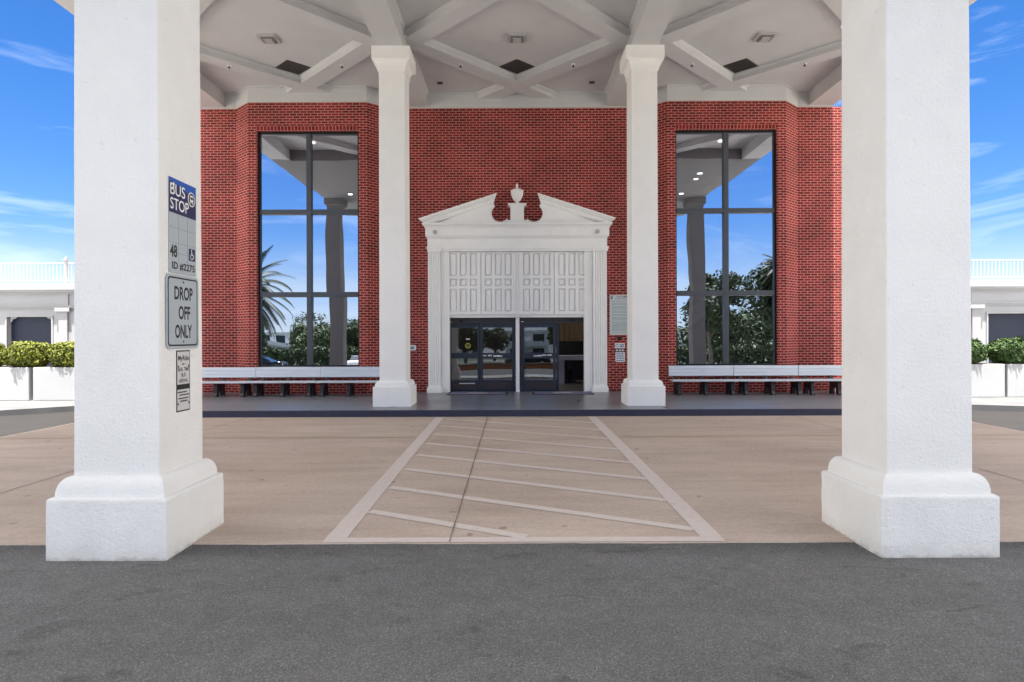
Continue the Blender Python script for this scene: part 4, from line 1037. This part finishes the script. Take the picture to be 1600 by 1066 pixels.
def palm(x, y, h, seed, lab, fl=3.0):
    t = thing('palm_tree', (x, y, 0), lab, 'palm tree', 'palms reflected in the glass'); rnd = random.Random(seed)
    bm = bmesh.new(); prev = Vector((0, 0, 0))
    for k in range(1, 9):
        p = Vector((.25*math.sin(k*.3), 0, h*k/8)); tube(bm, prev, p, .24-.012*k, .235-.012*k, n=10); prev = p
    NM(bm, 'trunk', M_bark, t, world=False)
    V = []; Fc = []
    for k in range(48):
        az = k*2.399+rnd.uniform(-.2, .2); el = R(75-115*(k/48)); d = Vector((math.cos(az), math.sin(az), 0)); p = prev.copy(); v = (d*math.cos(el)+Vector((0, 0, 1))*math.sin(el)); st = fl/30
        sd_ = d.cross(Vector((0, 0, 1)))
        for j in range(30):
            q = p+v*st; v = (v+Vector((0, 0, -.048))).normalized()
            ll = .62*math.sin(math.pi*min(1, (j+3)/33))**.6
            for s in (-1, 1):
                for z in (0, .5):
                    o = p.lerp(q, z); e = o+sd_*s*ll*.8+v*ll*.45+Vector((0, 0, -ll*.35)); i0 = len(V); V += [o, o+v*.075, e]; Fc.append((i0, i0+1, i0+2))
            i0 = len(V); V += [p+sd_*.02, p-sd_*.02, q-sd_*.02, q+sd_*.02]; Fc.append((i0, i0+1, i0+2, i0+3)); p = q
    leafmesh('fronds', V, Fc, M_palm, t)
palm(-21.9, -14.5, 6.2, 2, 'palm tree with drooping fronds reflected in the left window', 4.0)
palm(27.0, -26, 8.6, 5, 'tall palm reflected at the right edge of the right window', 3.0)
specs = [(20.5, -28, 9.0, 3.4, M_leafd, 'broad leafed tree reflected in the middle of the right window'), (27.5, -27, 9.5, 4.2, M_leafd, 'dense tree reflected at the right side of the right window'),
         (-34, -70, 6.6, 6.5, M_leafm, 'round tree reflected low in the left window right of the apartments'), (-24, -60, 6.2, 5.0, M_leafd, 'tree reflected low beside the column reflection in the left window'),
         (-60, -95, 8, 6.5, M_leafd, 'tree in front of the apartments reflected in the left window'), (-8.0, -62, 6.0, 5.0, M_leafd, 'big tree reflected in the left doors'),
         (-3.6, -66, 5.4, 3.2, M_leafd, 'big tree reflected left of the doors'), (8.4, -60, 6.4, 3.3, M_leafm, 'tree reflected in the right door leaf'),
         (34, -70, 9, 8, M_leafd, 'wide tree reflected low in the right window'), (46, -80, 9, 9, M_leafm, 'far tree reflected low right in the right window'),
         (16, -60, 9, 7, M_leafd, 'tree reflected between doors and right window'), (-78, -100, 9, 8, M_leafd, 'leftmost far tree reflected in the left window'), (-44, -110, 10, 8, M_leafd, 'far tree reflected between the apartment blocks')]
for i, (x, y, h, r_, m, lab) in enumerate(specs): tree(x, y, h, r_, 40+i, m, lab, n=5200 if i < 2 else 3600, size=.2+.012*r_+(.1 if abs(y) > 50 else 0))
t = thing('conifer', (-76, -150, 0), 'narrow pointed conifer reflected above the far apartments', 'tree')
bm = bmesh.new(); tube(bm, (0, 0, 0), (0, 0, 14), .3, .05, n=8); NM(bm, 'trunk', M_bark, t, world=False)
V, Fc = leaves(2600, lambda r: ((lambda z, a, q: (Vector((q*math.cos(a), q*math.sin(a), z)), Vector((math.cos(a), math.sin(a), .3))))(*(lambda z: (z, r.uniform(0, 6.28), (14.5-z)*.17*r.uniform(.3, 1)))(r.uniform(2, 14.2)))), .4, 5); leafmesh('crown', V, Fc, M_leafd, t)

def apartments(x, y, w, d, fl, m, lab, rot=0):
    t = thing('apartment_building', (x, y, 0), lab, 'building', 'apartment blocks across the road'); fh = 2.9; H = fl*fh
    bm = BX(-w/2, w/2, -d/2, d/2, 0, H); NM(bm, 'wall', m, t, world=False)
    NM(BX(-w/2-.4, w/2+.4, -d/2-.4, d/2+.4, H, H+.35), 'roof', M_bldg, t, world=False)
    nb = int(w/4.2); w0 = None
    for f in range(fl):
        NM(BX(-w/2+1, w/2-1, d/2, d/2+1.2, f*fh+.0, f*fh+.18), 'balcony', M_bldg, t, world=False)
        NM(BX(-w/2+1, w/2-1, d/2+1.12, d/2+1.2, f*fh+.18, f*fh+.95), 'parapet', m, t, world=False)
        for k in range(nb):
            cx = -w/2+(k+.5)*w/nb
            if w0 is None: w0 = NM(BX(-1.3, 1.3, 0, .05, .0, 1.7), 'window', M_win, t, world=False); o = w0
            else: o = w0.copy(); COL.objects.link(o)
            o.location = (cx, d/2, f*fh+.75)
    t.rotation_euler = (0, 0, R(rot))
apartments(-68, -165, 26, 14, 3, M_bldg, 'white apartment block reflected low in the left window', -8)
apartments(-40, -160, 18, 14, 3, M_bldg2, 'grey apartment block reflected beside the column in the left window', 4)
apartments(3.6, -95, 9, 12, 2, M_bldg, 'pale apartment block with balconies reflected in the glass doors', 10)
apartments(46, -150, 34, 14, 3, M_bldg, 'long apartment block reflected low in the right window', 6)

def car(x, y, rot, paint, lab):
    t = thing('parked_car', (x, y, 0), lab, 'car', 'cars parked in the lot behind the camera')
    bm = bmesh.new()
    st = [(-2.25, .55, .72, .72, .60), (-2.15, .35, .80, .84, .80), (-1.5, .28, .88, .92, .88), (-.9, .26, .92, .93, .90), (.9, .26, .92, .95, .90), (1.7, .28, .92, .92, .88), (2.15, .35, .85, .80, .80), (2.25, .50, .72, .72, .62)]
    rings = []
    for xx, zb, zt, hw, ht in st:
        rings.append([bm.verts.new((xx, yy, zz)) for yy, zz in ((-hw, zb+.1), (-hw*.94, zb), (hw*.94, zb), (hw, zb+.1), (hw, zt-.12), (ht, zt), (-ht, zt), (-hw, zt-.12))])
    for a, b in zip(rings, rings[1:]):
        for i in range(8): bm.faces.new((a[i], a[(i+1) % 8], b[(i+1) % 8], b[i]))
    bm.faces.new(rings[0]); bm.faces.new(list(reversed(rings[-1]))); bmesh.ops.recalc_face_normals(bm, faces=bm.faces)
    body = NM(bm, 'body', paint, t, world=False, smooth=True)
    bm = bmesh.new(); st = [(-1.75, .9, .9, .74), (-1.0, 1.34, .88, .60), (-.1, 1.43, .86, .62), (.45, 1.36, .86, .60), (1.25, .92, .88, .72)]; rings = []
    for xx, zt, hb, ht in st: rings.append([bm.verts.new(p) for p in ((xx, -hb*.96, .86), (xx, hb*.96, .86), (xx, ht, zt), (xx, -ht, zt))])
    for a, b in zip(rings, rings[1:]):
        for i in range(4): bm.faces.new((a[i], a[(i+1) % 4], b[(i+1) % 4], b[i]))
    bm.faces.new(rings[0]); bm.faces.new(list(reversed(rings[-1]))); bmesh.ops.recalc_face_normals(bm, faces=bm.faces)
    NM(bm, 'windows', M_win, t, world=False)
    NM(BX(-1.0, .45, -.60, .60, 1.36, 1.46, bev=.03), 'roof', paint, t, world=False)
    for sx in (-1.38, 1.38):
        for sy in (-.86, .86):
            bm = bmesh.new(); tube(bm, (sx, sy-.1, .33), (sx, sy+.1, .33), .33, n=22); w = NM(bm, 'wheel', M_tyre, t, world=False)
            bm = bmesh.new(); tube(bm, (sx, sy-.105, .33), (sx, sy+.105, .33), .2, n=14); NM(bm, 'rim', M_rim, w, world=False)
    for sy in (-.62, .62):
        NM(BX(2.12, 2.24, sy-.16, sy+.16, .58, .70, bev=.02), 'headlight', M_white, t, world=False); NM(BX(-2.25, -2.14, sy-.16, sy+.16, .6, .74, bev=.02), 'tail_light', M_orange, t, world=False)
    t.rotation_euler = (0, 0, R(rot))
car(-22.2, -17.6, 0, M_carp, 'dark saloon car reflected at the lower left of the left window')
car(-16.5, -27, 82, M_carw, 'white saloon car reflected low in the left window')
car(-11.0, -24, 96, M_carr, 'silver saloon car parked nose in, reflected left of the doors')
car(1.2, -22, 0, M_carp, 'dark saloon car reflected in the lower door glass')
car(14.5, -27.5, 88, M_carw, 'white saloon car reflected right of the doors')
for xa, xb, lab in ((-46, -15, 'long dark clipped hedge reflected low in the left window'), (15, 48, 'long dark clipped hedge reflected low in the right window')):
    t = thing('hedge', ((xa+xb)/2, -35, 0), lab, 'hedge', 'hedges at the far edge of the lot'); w_ = xb-xa
    def fn(r):
        n_ = Vector((r.uniform(-1, 1), r.choice((-1, 1, 1)), r.uniform(0, 1))); x_ = r.uniform(-w_/2, w_/2)
        return Vector((x_, r.uniform(-.7, .7), r.uniform(0, 1)**.7*(2.5+.7*noise.noise((x_*.5, xa, 0))))), n_
    V, Fc = leaves(9000, fn, .26, 77+xa); leafmesh('foliage', V, Fc, M_leafd, t)
# orange painted parking barrier reflected in the doors
t = thing('barrier_wall', (0, -14, 0), 'low orange barrier wall reflected in the lower door glass', 'barrier')
NM(BX(-7, 9, -14.15, -14, 0, .42, bev=.02), 'panel', M_orange, t); NM(BX(-7.05, 9.05, -14.2, -13.95, 0.422, .50, bev=.02), 'coping', M_side, t)

for o in list(COL.objects):
    if '_l' in o: del o['_l']
